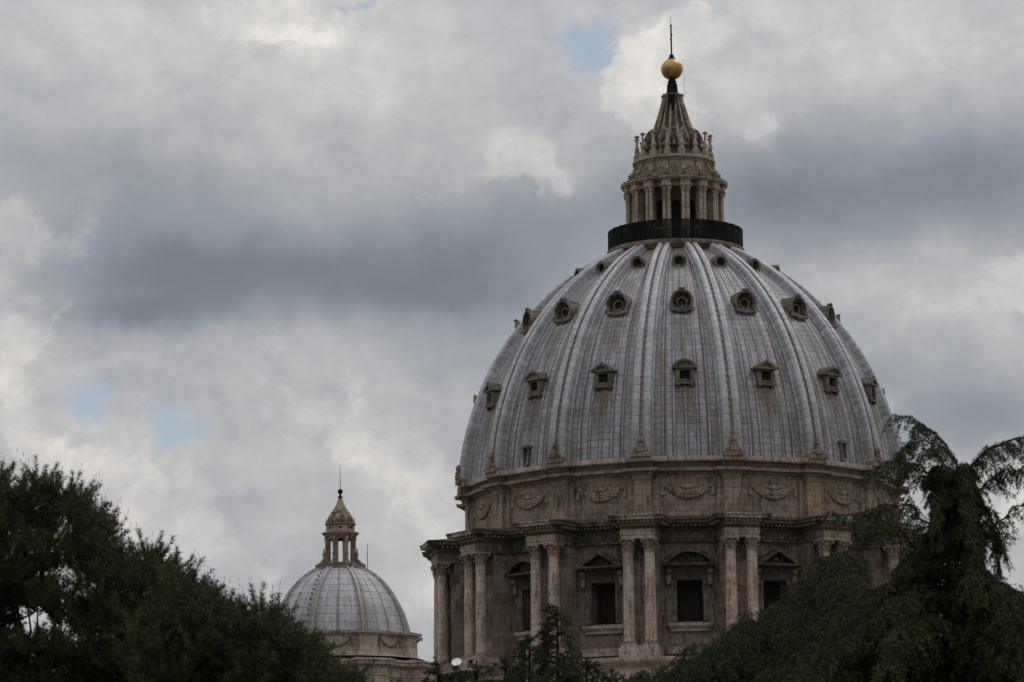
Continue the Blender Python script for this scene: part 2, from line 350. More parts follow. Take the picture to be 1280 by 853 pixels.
# ------------------------------------------------------------------ mesh builder
class MB:
    def __init__(s): s.v = []; s.f = []; s.uv = None
    def add(s, vs, fs):
        o = len(s.v); s.v += [tuple(p) for p in vs]; s.f += [tuple(i + o for i in f) for f in fs]
    def box(s, x0, x1, r0, r1, z0, z1, ang=0.0):
        """x across, r outwards from the axis, z up; turned by ang about the axis"""
        ca, sa = math.cos(ang), math.sin(ang); vs = []
        for (x, r, z) in ((x0,r0,z0),(x1,r0,z0),(x1,r1,z0),(x0,r1,z0),(x0,r0,z1),(x1,r0,z1),(x1,r1,z1),(x0,r1,z1)):
            X, Y = x, -r; vs.append((X * ca - Y * sa, X * sa + Y * ca, z))
        s.add(vs, [(0,1,2,3),(7,6,5,4),(4,5,1,0),(5,6,2,1),(6,7,3,2),(7,4,0,3)])
        return s
    def prism(s, pts, r0, r1, ang=0.0):
        """polygon in (x,z) extruded from r0 to r1"""
        ca, sa = math.cos(ang), math.sin(ang); vs = []
        for r in (r0, r1):
            for (x, z) in pts: vs.append((x * ca + r * sa, x * sa - r * ca, z))
        n = len(pts); fs = [tuple(range(n)), tuple(range(2 * n - 1, n - 1, -1))]
        for i in range(n): j = (i + 1) % n; fs.append((i, i + n, j + n, j))
        s.add(vs, fs); return s
    def lathe(s, prof, n=24, cx=0.0, cy=0.0, a0=0.0, fn=None):
        vs = []; fs = []
        for (r, z) in prof:
            for i in range(n):
                a = a0 + 2 * math.pi * i / n; q = r * (fn(a, z) if fn else 1)
                vs.append((cx + q * math.sin(a), cy - q * math.cos(a), z))
        for k in range(len(prof) - 1):
            for i in range(n):
                j = (i + 1) % n; fs.append((k * n + i, k * n + j, (k + 1) * n + j, (k + 1) * n + i))
        s.add(vs, fs); return s
    def tube(s, pts, rad, n=6):
        pts = [Vector(p) for p in pts]; vs = []; fs = []
        rr = rad if hasattr(rad, '__len__') else [rad] * len(pts)
        for i, p in enumerate(pts):
            t = (pts[min(i + 1, len(pts) - 1)] - pts[max(i - 1, 0)]).normalized()
            a = t.cross(Vector((.13, .21, .97))); a = a.normalized() if a.length > .01 else Vector((1, 0, 0)); b = t.cross(a)
            for k in range(n):
                w = 2 * math.pi * k / n; vs.append(p + (a * math.cos(w) + b * math.sin(w)) * rr[i])
        for i in range(len(pts) - 1):
            for k in range(n):
                j = (k + 1) % n; fs.append((i * n + k, i * n + j, (i + 1) * n + j, (i + 1) * n + k))
        fs.append(tuple(range(n))); fs.append(tuple(range(len(vs) - 1, len(vs) - n - 1, -1)))
        s.add(vs, fs); return s
    def ball(s, c, r, n=10, m=6, sz=1.0):
        prof = [(max(r * math.sin(math.pi * k / m), 1e-4), c[2] - r * sz * math.cos(math.pi * k / m)) for k in range(m + 1)]
        return s.lathe(prof, n, c[0], c[1])
    def sweep(s, path, prof):
        """closed plan path, profile entries (out, z) mitred outwards or ('r', radius, z)"""
        n = len(path); P = [Vector(p) for p in path]; mit = []
        for i in range(n):
            a = (P[i] - P[i - 1]).normalized(); b = (P[(i + 1) % n] - P[i]).normalized()
            na = Vector((a.y, -a.x)); nb = Vector((b.y, -b.x)); q = na + nb
            q = q.normalized(); mit.append(q / max(q.dot(na), .35))
        vs = []; fs = []
        for e in prof:
            for i in range(n):
                if e[0] == 'r': d = P[i].normalized() * e[1]; vs.append((d.x, d.y, e[2]))
                else: d = P[i] + mit[i] * e[0]; vs.append((d.x, d.y, e[1]))
        for k in range(len(prof) - 1):
            for i in range(n):
                j = (i + 1) % n; fs.append((k * n + i, k * n + j, (k + 1) * n + j, (k + 1) * n + i))
        s.add(vs, fs); return s
    def build(s, name, m, parent=None, smooth=False, loc=None):
        me = bpy.data.meshes.new(name); me.from_pydata(s.v, [], s.f); me.update()
        if s.uv is not None:
            ul = me.uv_layers.new(name='UVMap')
            arr = np.array([c for f, us in zip(me.polygons, s.uv) for c in us], dtype=np.float32).ravel()
            ul.data.foreach_set('uv', arr)
        me.materials.append(m)
        if smooth: me.shade_smooth() if hasattr(me, 'shade_smooth') else None
        o = bpy.data.objects.new(name, me); COL.objects.link(o)
        if smooth == 'auto':
            try: me.set_sharp_from_angle(angle=R_(35))
            except Exception: pass
        if parent: o.parent = parent
        if loc: o.location = loc
        return o

def empty(name, loc=(0, 0, 0), label=None, cat=None, group=None, kind=None):
    o = bpy.data.objects.new(name, None); COL.objects.link(o); o.location = loc; o.empty_display_size = .5
    return tag(o, label, cat, group, kind)
def tag(o, label=None, cat=None, group=None, kind=None):
    if label: o['label'] = label
    if cat: o['category'] = cat
    if group: o['group'] = group
    if kind: o['kind'] = kind
    return o
def dup(o, parent, rz=None):
    c = o.copy(); COL.objects.link(c); c.parent = parent
    if rz is not None: c.rotation_euler = (0, 0, rz)
    for ch in [x for x in KIDS.get(o.name, [])]: dup(ch, c)
    return c
KIDS = {}
def kid(o, p): o.parent = p; KIDS.setdefault(p.name, []).append(o); return o

def plan(n, phase, rw, rr, hw, steps=6, neck=None):
    """closed plan: arcs at rw broken by n rectangular projections to rr with half width hw"""
    out = []
    for k in range(n):
        a = phase + 2 * math.pi * k / n; ca, sa = math.cos(a), math.sin(a)
        def T(x, r): return (x * ca + r * sa, x * sa - r * ca)
        rw_ = math.sqrt(rw * rw - hw * hw)
        out += [T(-hw, rw_), T(-hw, rr), T(hw, rr), T(hw, rw_)]
        h = math.asin(hw / rw); a1 = a + h; a2 = a + 2 * math.pi / n - h
        for i in range(1, steps):
            t = a1 + (a2 - a1) * i / steps; out.append((rw * math.sin(t), -rw * math.cos(t)))
    return out

# ------------------------------------------------------------------ ground
def ground():
    n = 90; xs = np.concatenate([np.linspace(-4000, -400, 15), np.linspace(-350, 350, 29), np.linspace(400, 4000, 15)])
    ys = np.concatenate([np.linspace(-3000, -100, 10), np.linspace(-60, 420, 33), np.linspace(460, 6000, 20)])
    v = []
    for y in ys:
        for x in xs:
            t = min(max((y - 130) / 150.0, 0), 1); t = t * t * (3 - 2 * t)
            v.append((x, y, 20.3 * (1 - t) + .25 * math.sin(x * .05) * math.cos(y * .043) * (1 - t)))
    nx = len(xs); f = [(j * nx + i, j * nx + i + 1, (j + 1) * nx + i + 1, (j + 1) * nx + i) for j in range(len(ys) - 1) for i in range(nx - 1)]
    b = MB(); b.add(v, f); o = b.build('ground', GROUND, smooth=True); tag(o, kind='structure')
ground()
def gz(y):
    t = min(max((y - 130) / 150.0, 0), 1); t = t * t * (3 - 2 * t); return 20.3 * (1 - t)

# ------------------------------------------------------------------ the great dome
X0, Y0 = 19.8, 430.0
PH = R_(-12.1); BAY = 2 * math.pi / 16
def seen(k, lim=112):
    a = (PH + BAY * k + R_(2.63) + math.pi) % (2 * math.pi) - math.pi
    return abs(a) < R_(lim)
def seenw(k, lim=112):
    a = (PH + BAY * (k + .5) + R_(2.63) + math.pi) % (2 * math.pi) - math.pi
    return abs(a) < R_(lim)
GD = empty('great_dome', (X0, Y0, 0), 'huge ribbed grey lead dome on a ring of paired columns, gold ball at its peak', 'dome')

# lower tower and stylobate
b = MB(); b.lathe([(33, 0), (33, 46), (31.0, 46.2), (30.6, 46.6), (30.6, 55.3), (30.75, 55.5), (31.1, 55.75), (31.3, 56.1), (31.3, 56.45), (24, 56.9)], 96)
b.build('stylobate', TRAVL, GD, smooth='auto')
# drum wall with recessed window openings
RW = 24.9
def drum_wall():
    b = MB(); vs = []; fs = []
    zs = [56.4, 60.78, 65.4, 72.2]; n = 16
    for k in range(16):
        a0 = PH + BAY * (k + .5); ow = 1.52; h = math.asin(ow / RW)
        angs = [a0 - BAY / 2, a0 - BAY * .3, a0 - h, a0 + h, a0 + BAY * .3, a0 + BAY / 2]
        for zi in range(3):
            for ai in range(5):
                if zi == 1 and ai == 2: continue
                q = []
                for (aa, zz) in ((angs[ai], zs[zi]), (angs[ai + 1], zs[zi]), (angs[ai + 1], zs[zi + 1]), (angs[ai], zs[zi + 1])):
                    q.append((RW * math.sin(aa), -RW * math.cos(aa), zz))
                b.add(q, [(0, 1, 2, 3)])
        # reveals
        r1 = RW * math.cos(h); r0 = r1 - 1.9; ca, sa = math.cos(a0), math.sin(a0)
        def T(x, r, z): return (x * ca + r * sa, x * sa - r * ca, z)
        for (x0_, z0_, x1_, z1_) in ((-ow, zs[1], -ow, zs[2]), (-ow, zs[2], ow, zs[2]), (ow, zs[2], ow, zs[1]), (ow, zs[1], -ow, zs[1])):
            b.add([T(x0_, r1, z0_), T(x1_, r1, z1_), T(x1_, r0, z1_), T(x0_, r0, z0_)], [(0, 1, 2, 3)])
    return b.build('drum_wall', TRAV, GD)
drum_wall()

# piers behind the column pairs
pb = MB(); pb.box(-1.75, 1.75, 23.5, 27.5, 57.0, 69.9)
pb.box(-2.0, 2.0, 23.5, 28.15, 56.4, 57.7)
pier0 = pb.build('pier', TRAV, GD); pier0.rotation_euler = (0, 0, PH)
b = MB(); b.box(-1.78, 1.78, 27.0, 27.62, 67.6, 69.66); b.box(-1.78, 1.78, 27.0, 27.58, 67.3, 67.6)
kid(b.build('pier_head_shade', TRAVD, GD), pier0).rotation_euler = (0, 0, 0)  # added dark block: paints the architrave's shadow behind the capitals
for k in range(1, 16):
    if seen(k): dup(pier0, GD, PH + BAY * k)
RC = 29.0
b = MB(); b.box(-2.25, 2.25, 27.2, RC + 1.0, 56.3, 57.55); b.box(-2.12, 2.12, 27.2, RC + .87, 57.55, 57.8)
ped0 = b.build('column_plinth', TRAVL, GD); ped0.rotation_euler = (0, 0, PH)
for k in range(1, 16):
    if seen(k): dup(ped0, GD, PH + BAY * k)

def column(x):
    b = MB(); r = .66
    prof = [(r * 1.02, 58.3), (r, 59.5)] + [(r * (1 - .15 * ((i / 8.0) ** 1.6)), 59.5 + (68.15 - 59.5) * i / 8) for i in range(1, 9)] + [(r * .92, 68.2), (r * .92, 68.32)]
    b.lathe(prof, 20, x, -RC)
    o = b.build('column', TRAVL, GD, smooth='auto')
    b = MB(); b.box(x - .82, x + .82, RC - .82, RC + .82, 57.8, 57.98)
    b.lathe([(.8, 57.98), (.86, 58.06), (.8, 58.14), (.7, 58.18), (.76, 58.24), (.72, 58.3), (.66, 58.34)], 18, x, -RC)
    kid(b.build('base', TRAVL, GD), o)
    b = MB(); b.lathe([(.56, 68.3), (.6, 68.7), (.66, 69.1), (.82, 69.42)], 14, x, -RC)
    for row, (z0, z1, rr, nn, ph) in enumerate(((68.3, 68.85, .60, 8, 0), (68.5, 69.2, .64, 8, math.pi / 8))):
        for i in range(nn):
            a = ph + 2 * math.pi * i / nn; ca, sa = math.cos(a), math.sin(a); w = .19
            def P(t, r, z): return (x + t * ca + r * sa, -RC + t * sa - r * ca, z)
            q = [P(-w, rr, z0), P(w, rr, z0), P(w, rr + .06, z0 + (z1 - z0) * .7), P(-w, rr + .06, z0 + (z1 - z0) * .7), P(w * .7, rr + .24, z1), P(-w * .7, rr + .24, z1), P(w * .5, rr + .30, z1 - .14), P(-w * .5, rr + .30, z1 - .14)]
            b.add(q, [(0, 1, 2, 3), (3, 2, 4, 5), (5, 4, 6, 7)])
    for sx in (-1, 1):
        for sy in (-1, 1):
            c = (x + sx * .68, -RC + sy * .68, 69.36)
            b.ball(c, .19, 7, 5)
    b.box(x - .86, x + .86, RC - .86, RC + .86, 69.5, 69.66)
    kid(b.build('capital', TRAVB, GD), o)
    return o
cols0 = [column(-1.2), column(1.2)]
for o in cols0: o.rotation_euler = (0, 0, PH)
for k in range(1, 16):
    if seen(k):
        for o in cols0: dup(o, GD, PH + BAY * k)

# main entablature with a projection over every pair
b = MB()
b.sweep(plan(16, PH, 25.35, RC + .72, 1.95, 6), [('r', 24.5, 69.68), (0, 69.68), (0, 70.0), (.06, 70.02), (.06, 70.35), (.12, 70.37), (.12, 70.5), (.02, 70.55), (.02, 71.05), (.1, 71.3), (.5, 71.5), (.56, 71.52), (.56, 71.6), (1.1, 71.68), (1.13, 71.95), (1.22, 72.08), (1.22, 72.2), ('r', 24.6, 72.75)])
b.build('entablature', TRAVE, GD)
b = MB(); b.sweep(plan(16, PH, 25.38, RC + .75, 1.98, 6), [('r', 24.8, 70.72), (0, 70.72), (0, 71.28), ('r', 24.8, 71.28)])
b.build('frieze', SOOT_SHADE, GD)  # dark band paints the shadow that the cornice throws
# modillions under the cornice of each projection
b = MB()
for i in range(9):
    x = -1.9 + i * .475; b.box(x - .12, x + .12, RC + .7, RC + 1.5, 71.34, 71.62)
for s in (-1, 1):
    for i in range(6): b.box(s * 1.95 if s > 0 else -2.85, 2.85 if s > 0 else s * 1.95, 26.3 + i * .55, 26.52 + i * .55, 71.34, 71.62)
md0 = b.build('modillion_band', TRAVB, GD); md0.rotation_euler = (0, 0, PH)
b = MB()
for i in range(14):
    a = BAY * (.5) + (i - 6.5) * .0185; b.box(-.13, .13, 25.3, 26.2, 71.34, 71.62, a)
mw0 = b.build('modillion_band', TRAVD, GD); mw0.rotation_euler = (0, 0, PH)
for k in range(1, 16):
    if seen(k): dup(md0, GD, PH + BAY * k); dup(mw0, GD, PH + BAY * k)

# windows of the drum
def window(seg):
    """built on the bay axis; seg: rounded pediment, else triangular"""
    b = MB(); zo0, zo1 = 60.78, 65.4
    r0 = RW - .15; 
    # stone frame: moulded architrave
    for (o_, w, rr) in ((1.45, 2.0, .22), (1.55, 1.8, .32)):
        b.box(-w, -o_, r0, RW + rr, zo0 - .0, zo1 + (w - o_)); b.box(o_, w, r0, RW + rr, zo0, zo1 + (w - o_)); b.box(-o_, o_, r0, RW + rr, zo1, zo1 + (w - o_))
    for s in (-1, 1):
        b.box(s * 2.35 - .3, s * 2.35 + .3, r0 - .2, RW + .15, zo0 - .6, 66.6)
    frame = b.build('window', TRAVD, GD)  # frame colour darkened for the shadow around the opening
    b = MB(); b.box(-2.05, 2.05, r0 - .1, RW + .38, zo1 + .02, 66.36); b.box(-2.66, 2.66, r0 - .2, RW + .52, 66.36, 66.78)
    kid(b.build('lintel', SOOT_SHADE, GD), frame)  # pediment's shadow put into the lintel colour
    b = MB(); b.box(-2.5, 2.5, r0 - .2, RW + .55, 60.25, 60.62); b.box(-2.35, 2.35, r0 - .2, RW + .4, 60.05, 60.25); b.box(-2.2, 2.2, r0 - .2, RW + .25, 59.7, 60.05)
    b.box(-2.6, 2.6, r0 - .2, RW + .3, 57.2, 58.0)
    kid(b.build('sill', TRAVL, GD), frame)
    # pediment
    b = MB(); zb = 66.95; hw = 2.95; ap = 1.75; rr = RW + 1.55
    b.box(-hw + .25, hw - .25, r0 - .3, RW + .45, 66.35, zb - .15)
    b.box(-hw + .1, hw - .1, r0 - .3, RW + 1.1, zb - .15, zb)
    b.box(-hw, hw, r0 - .3, rr, zb, zb + .25)
    if seg:
        nn = 14; Rr = (hw * hw + ap * ap) / (2 * ap); cz = zb + .25 + ap - Rr; am = math.asin(hw / Rr)
        outer = [(Rr * math.sin(-am + 2 * am * i / nn), cz + Rr * math.cos(-am + 2 * am * i / nn)) for i in range(nn + 1)]
        inner = [(x * (1 - .14), cz + (z - cz) * (1 - .5 / Rr)) for (x, z) in outer]
    else:
        outer = [(-hw, zb + .25), (0, zb + .25 + ap), (hw, zb + .25)]; inner = [(-hw + .85, zb + .25), (0, zb + ap - .2), (hw - .85, zb + .25)]
    for i in range(len(outer) - 1):
        b.prism([outer[i], outer[i + 1], inner[i + 1], inner[i]], r0 - .3, rr)
    b.prism(list(reversed([(x * .97, z - .02) for x, z in inner])) , r0 - .3, RW + .35)
    # ornament in the tympanum
    b.ball((0, -(RW + .38), zb + .8), .34, 8, 6)
    for s in (-1, 1): b.ball((s * .8, -(RW + .33), zb + .6), .24, 7, 5)
    kid(b.build('pediment', TRAVE, GD), frame)
    for s in (-1, 1):
        b = MB()
        x = s * 2.3
        b.prism([(x - .28, 66.75), (x + .28, 66.75), (x + .22, 64.9), (x - .22, 64.9)], RW, RW + .6)
        b.ball((x, -(RW + .75), 66.35), .36, 8, 6); b.ball((x, -(RW + .28), 64.95), .22, 8, 6)
        kid(b.build('console', TRAV, GD), frame)
    b = MB(); b.box(-1.5, 1.5, RW - 1.9, RW - 1.8, zo0, zo1 + .02)
    kid(b.build('pane', GLASS, GD), frame)
    b = MB()
    for i in range(9):
        x = -1.4 + i * .35; b.box(x - .05, x + .05, RW - 1.7, RW - 1.6, zo0, zo1)
    for i in range(4): b.box(-1.5, 1.5, RW - 1.76, RW - 1.66, zo0 + .9 + i * .95, zo0 + .98 + i * .95)
    kid(b.build('grating', GRILLE, GD), frame)
    return frame
wseg = window(True); wtri = window(False)
# k index: bay k + half; the bay just right of the pair k=0 has a rounded pediment
first = {True: wseg, False: wtri}; usedw = set()
for k in range(16):
    s = (k % 2 == 0)
    if not seenw(k): continue
    if s not in usedw: first[s].rotation_euler = (0, 0, PH + BAY * (k + .5)); usedw.add(s)
    else: dup(first[s], GD, PH + BAY * (k + .5))

# attic
b = MB(); b.sweep(plan(16, PH, 25.0, 25.85, .95, 8), [('r', 24, 72.2), (.0, 72.2), (.12, 72.25), (.12, 73.05), (.0, 73.1), (0, 76.65), (.1, 76.7), (.12, 76.95)])
b.build('attic_wall', TRAVB, GD)
b = MB(); b.sweep(plan(16, PH, 25.2, 25.42, 1.75, 8), [('r', 24, 72.6), (.0, 72.6), (0, 76.9), ('r', 24, 76.9)])
b.build('attic_pilaster_backing', TRAV, GD)
b = MB(); b.sweep(plan(16, PH, 25.12, 25.97, 1.1, 8), [('r', 24, 76.8), (0, 76.8), (.02, 77.2), (.3, 77.38), (.35, 77.45), (.85, 77.58), (.9, 77.62), (.93, 77.85), (.98, 77.92), ('r', 25.75, 78.02)])
b.build('attic_cornice', TRAVB, GD)
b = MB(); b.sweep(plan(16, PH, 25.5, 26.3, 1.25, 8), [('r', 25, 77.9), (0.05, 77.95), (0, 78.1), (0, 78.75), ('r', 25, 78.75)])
b.build('ledge_course', SOOT_SHADE, GD)
b = MB(); b.sweep(plan(16, PH, 25.6, 26.4, 1.3, 8), [('r', 25, 78.66), (.0, 78.66), (.1, 78.72), (.16, 78.8), (.2, 79.1), (.2, 79.28), ('r', 24.0, 79.5)])
b.build('blocking_course', TRAVL, GD)

def garland():
    b = MB(); rr = 25.14
    def P(x, r, z): a = x / rr; return (r * math.sin(a), -r * math.cos(a), z)
    # raised panel border
    for (x0, x1, z0, z1) in ((-3.35, 3.35, 76.5, 76.58), (-3.35, 3.35, 73.65, 73.74)):
        for i in range(8):
            xa = x0 + (x1 - x0) * i / 8; xb = x0 + (x1 - x0) * (i + 1) / 8
            if x1 - x0 < 1 and i: break
            if x1 - x0 < 1: xa, xb = x0, x1
            a = (xa + xb) / 2 / rr; w = (xb - xa) / 2 + .01
            b.box(-w, w, 24.9, 25.1, z0, z1, a)
    # swag of fruit and leaves
    n = 44
    for i in range(n + 1):
        t = -1 + 2 * i / n; x = t * 2.5; z = 76.0 - 1.0 * (1 - t * t)
        r = .15 + .26 * (1 - t * t) ** .7; jz = random.uniform(-.08, .08)
        for q in range(3):
            b.ball(P(x + random.uniform(-.06, .06), rr + .08 + random.uniform(0, .14), z + (q - 1) * r * .75 + jz), r * .55, 6, 4)
    b.tube([P(t * 2.5, rr + .02, 75.98 - 1.0 * (1 - t * t)) for t in np.linspace(-1, 1, 19)], [.12 + .22 * (1 - t * t) for t in np.linspace(-1, 1, 19)], 6)
    # tassels at both ends
    for s in (-1, 1):
        b.ball(P(s * 2.65, rr + .1, 76.05), .27, 8, 5)
        b.tube([P(s * 2.75, rr + .08, 76.0), P(s * 2.82, rr + .1, 75.4), P(s * 2.85, rr + .1, 74.95)], [.12, .2, .28], 6)
        b.tube([P(s * 2.2, rr + .08, 76.0), P(s * 1.7, rr + .05, 76.25), P(s * 1.2, rr + .05, 76.1)], [.1, .14, .06], 5)
    # winged head in the middle
    b.ball(P(0, rr + .12, 75.85), .34, 9, 7, 1.15)
    for s in (-1, 1):
        b.tube([P(s * .25, rr + .05, 75.75), P(s * .75, rr + .05, 76.05), P(s * 1.05, rr + .04, 75.7)], [.2, .2, .06], 6)
    return b.build('garland', TRAVB, GD)
g0 = garland(); g0.rotation_euler = (0, 0, PH + BAY / 2)
for k in range(1, 16):
    if seenw(k): dup(g0, GD, PH + BAY * (k + .5))

# shell profile (outside of the gores)
ribo = [(79.3, 26.75), (80.6, 26.62), (83.59, 26.2), (86.38, 25.5), (89.08, 24.6), (91.98, 23.4), (94.5, 22.05), (96.83, 20.55), (98.97, 18.85), (100.63, 17.35), (102.67, 15.2), (104.73, 12.6), (105.8, 10.95), (106.7, 9.3), (107.35, 8.0)]
def interp(tab, z): return float(np.interp(z, [t[0] for t in tab], [t[1] for t in tab]))
# smooth by dense resample along arc
zz = np.array([t[0] for t in ribo]); rr_ = np.array([t[1] for t in ribo])
s_ = np.concatenate([[0], np.cumsum(np.hypot(np.diff(zz), np.diff(rr_)))])
NV = 92; sv = np.linspace(0, s_[-1], NV)
pr = np.interp(sv, s_, rr_); pz = np.interp(sv, s_, zz)
for _ in range(14):
    pr[1:-1] = (pr[:-2] + 2 * pr[1:-1] + pr[2:]) / 4; pz[1:-1] = (pz[:-2] + 2 * pz[1:-1] + pz[2:]) / 4
tr = np.gradient(pr, sv); tz = np.gradient(pz, sv); ln = np.hypot(tr, tz); nr = tz / ln; nz_ = -tr / ln   # outward normal
RH = 1.25; hgt = RH * (1 - .35 * sv / sv[-1])
gr = pr - nr * hgt; gzp = pz - nz_ * hgt
LEN = sv[-1]
def shell():
    NA = 16 * 40; b = MB(); vs = []; fs = []; uvs = []
    batten = [.235, .365, .5, .635, .765]
    for j in range(NV):
        for i in range(NA):
            fu = (i % 40) / 40.0; a = PH + 2 * math.pi * i / NA
            d = 0
            for q in batten:
                if abs(fu - q) < .0130: d = .10
            r = gr[j] + nr[j] * d; z = gzp[j] + nz_[j] * d
            vs.append((r * math.sin(a), -r * math.cos(a), z))
    for j in range(NV - 1):
        for i in range(NA):
            k = (i + 1) % NA; fs.append((j * NA + i, j * NA + k, (j + 1) * NA + k, (j + 1) * NA + i))
            u0, u1 = i / 40.0, (i + 1) / 40.0; uvs.append(((u0, sv[j]), (u1, sv[j]), (u1, sv[j + 1]), (u0, sv[j + 1])))
    b.add(vs, fs); b.uv = uvs
    return b.build('lead_shell', LEAD, GD, smooth='auto')
shell()
def rib():
    """two rolls with a channel between, following the meridian"""
    sec = [(-1.12, -.25), (-1.12, .12), (-.98, .16), (-.96, .52), (-.92, .68), (-.78, .79), (-.58, .82), (-.38, .78), (-.18, .70), (-.15, .58), (.15, .58), (.18, .70), (.38, .78), (.58, .82), (.78, .79), (.92, .68), (.96, .52), (.98, .16), (1.12, .12), (1.12, -.25)]
    b = MB(); vs = []; fs = []; uvs = []; m = len(sec)
    cu = np.cumsum([0] + [math.hypot(sec[i + 1][0] - sec[i][0], sec[i + 1][1] - sec[i][1]) for i in range(m - 1)]); cu = cu / cu[-1]
    cuc = [(x + 1.12) / 2.24 * .98 + .01 for x, _ in sec]
    for j in range(NV):
        w = 1.2 - .42 * sv[j] / LEN; h = hgt[j] / .82
        for (x, q) in sec:
            r = gr[j] + nr[j] * q * h; z = gzp[j] + nz_[j] * q * h
            vs.append((x * w, -r, z))
    for j in range(NV - 1):
        for i in range(m - 1):
            fs.append((j * m + i, j * m + i + 1, (j + 1) * m + i + 1, (j + 1) * m + i))
            uvs.append(((cuc[i], sv[j]), (cuc[i + 1], sv[j]), (cuc[i + 1], sv[j + 1]), (cuc[i], sv[j + 1])))
    # small rosettes riding in the channel
    b.add(vs, fs)
    for j in range(3, NV - 2, 2):
        r = gr[j] + nr[j] * hgt[j] * .70; z = gzp[j] + nz_[j] * hgt[j] * .70; s0 = .06
        o = len(b.v); b.box(-s0, s0, r - .12, r + .14, z - .14, z + .14)
        uvs += [tuple((.5, sv[j]) for _ in range(4))] * 6
    b.uv = uvs
    return b.build('rib', LEADR, GD, smooth='auto')
r0_ = rib(); r0_.rotation_euler = (0, 0, PH)
for k in range(1, 16): dup(r0_, GD, PH + BAY * k)
b = MB(); b.box(-1.2, 1.2, 25.6, 26.95, 79.2, 79.75); b.box(-.45, .45, 26.2, 27.1, 79.75, 80.3); b.lathe([(.32, 80.25), (.38, 80.5), (.2, 80.7), (.34, 80.95), (.26, 81.25), (.05, 81.5)], 8, 0, -26.75)
for s in (-1, 1): b.ball((s * .62, -26.8, 79.95), .25, 7, 5)
f0 = b.build('rib_foot', TRAV, GD); f0.rotation_euler = (0, 0, PH)
for k in range(1, 16):
    if seen(k): dup(f0, GD, PH + BAY * k)

def rz_at(z): return float(np.interp(z, gzp, gr))
# dormers
def dormer_low(seg):
    z0 = 87.55; r = rz_at(z0) + .22; rb = rz_at(90.6) - .8
    b = MB()
    b.box(-1.05, -.58, rb, r, z0 + .25, z0 + 1.95); b.box(.58, 1.05, rb, r, z0 + .25, z0 + 1.95)
    b.box(-.58, .58, rb, r, z0 + .25, z0 + .72); b.box(-.58, .58, rb, r, z0 + 1.7, z0 + 1.95)
    for s in (-1, 1): b.box(s * .82 - .2, s * .82 + .2, rb, r + .14, z0 - .05, z0 + 1.7)
    for s in (-1, 1): b.ball((s * .8, -(r + .02), z0 + .05), .24, 7, 5)
    b.box(-1.15, 1.15, r - .7, r + .2, z0 + .12, z0 + .32)
    fr = b.build('dormer', TRAVD, GD)
    b = MB(); zb = z0 + 1.95; hw = 1.42; ap = .85
    b.box(-hw, hw, rb, r + .32, zb, zb + .2)
    if seg:
        nn = 9; Rr = (hw * hw + ap * ap) / (2 * ap); cz = zb + .2 + ap - Rr; am = math.asin(hw / Rr)
        outer = [(Rr * math.sin(-am + 2 * am * i / nn), cz + Rr * math.cos(-am + 2 * am * i / nn)) for i in range(nn + 1)]
        inner = [(x * .8, cz + (z - cz) * (1 - .24 / Rr)) for (x, z) in outer]
    else:
        outer = [(-hw, zb + .2), (0, zb + .2 + ap), (hw, zb + .2)]; inner = [(-hw + .5, zb + .2), (0, zb + ap - .08), (hw - .5, zb + .2)]
    for i in range(len(outer) - 1): b.prism([outer[i], outer[i + 1], inner[i + 1], inner[i]], rb, r + .36)
    b.prism(list(reversed([(x * .98, z) for x, z in inner])), rb, r + .12)
    b.ball((0, -(r + .25), zb + .2 + ap), .14, 6, 4)
    kid(b.build('pediment', TRAVD, GD), fr)
    b = MB(); b.box(-.6, .6, r - .5, r - .42, z0 + .6, z0 + 1.75)
    kid(b.build('opening', GLASS, GD), fr)
    b = MB()
    for i in range(3): b.box(-.58, .58, r - .3, r - .22, z0 + .95 + i * .27, z0 + 1.0 + i * .27)
    b.box(-.03, .03, r - .3, r - .22, z0 + .72, z0 + 1.7)
    kid(b.build('glazing_bar', GRILLE, GD), fr)
    return fr
def arc_ring(b, cx, cz, r_in, r_out, ra, rb_, a0, a1, n, rfun=None):
    for i in range(n):
        q0 = a0 + (a1 - a0) * i / n; q1 = a0 + (a1 - a0) * (i + 1) / n
        b.prism([(cx + r_out * math.sin(q0), cz + r_out * math.cos(q0)), (cx + r_out * math.sin(q1), cz + r_out * math.cos(q1)), (cx + r_in * math.sin(q1), cz + r_in * math.cos(q1)), (cx + r_in * math.sin(q0), cz + r_in * math.cos(q0))], ra, rb_)
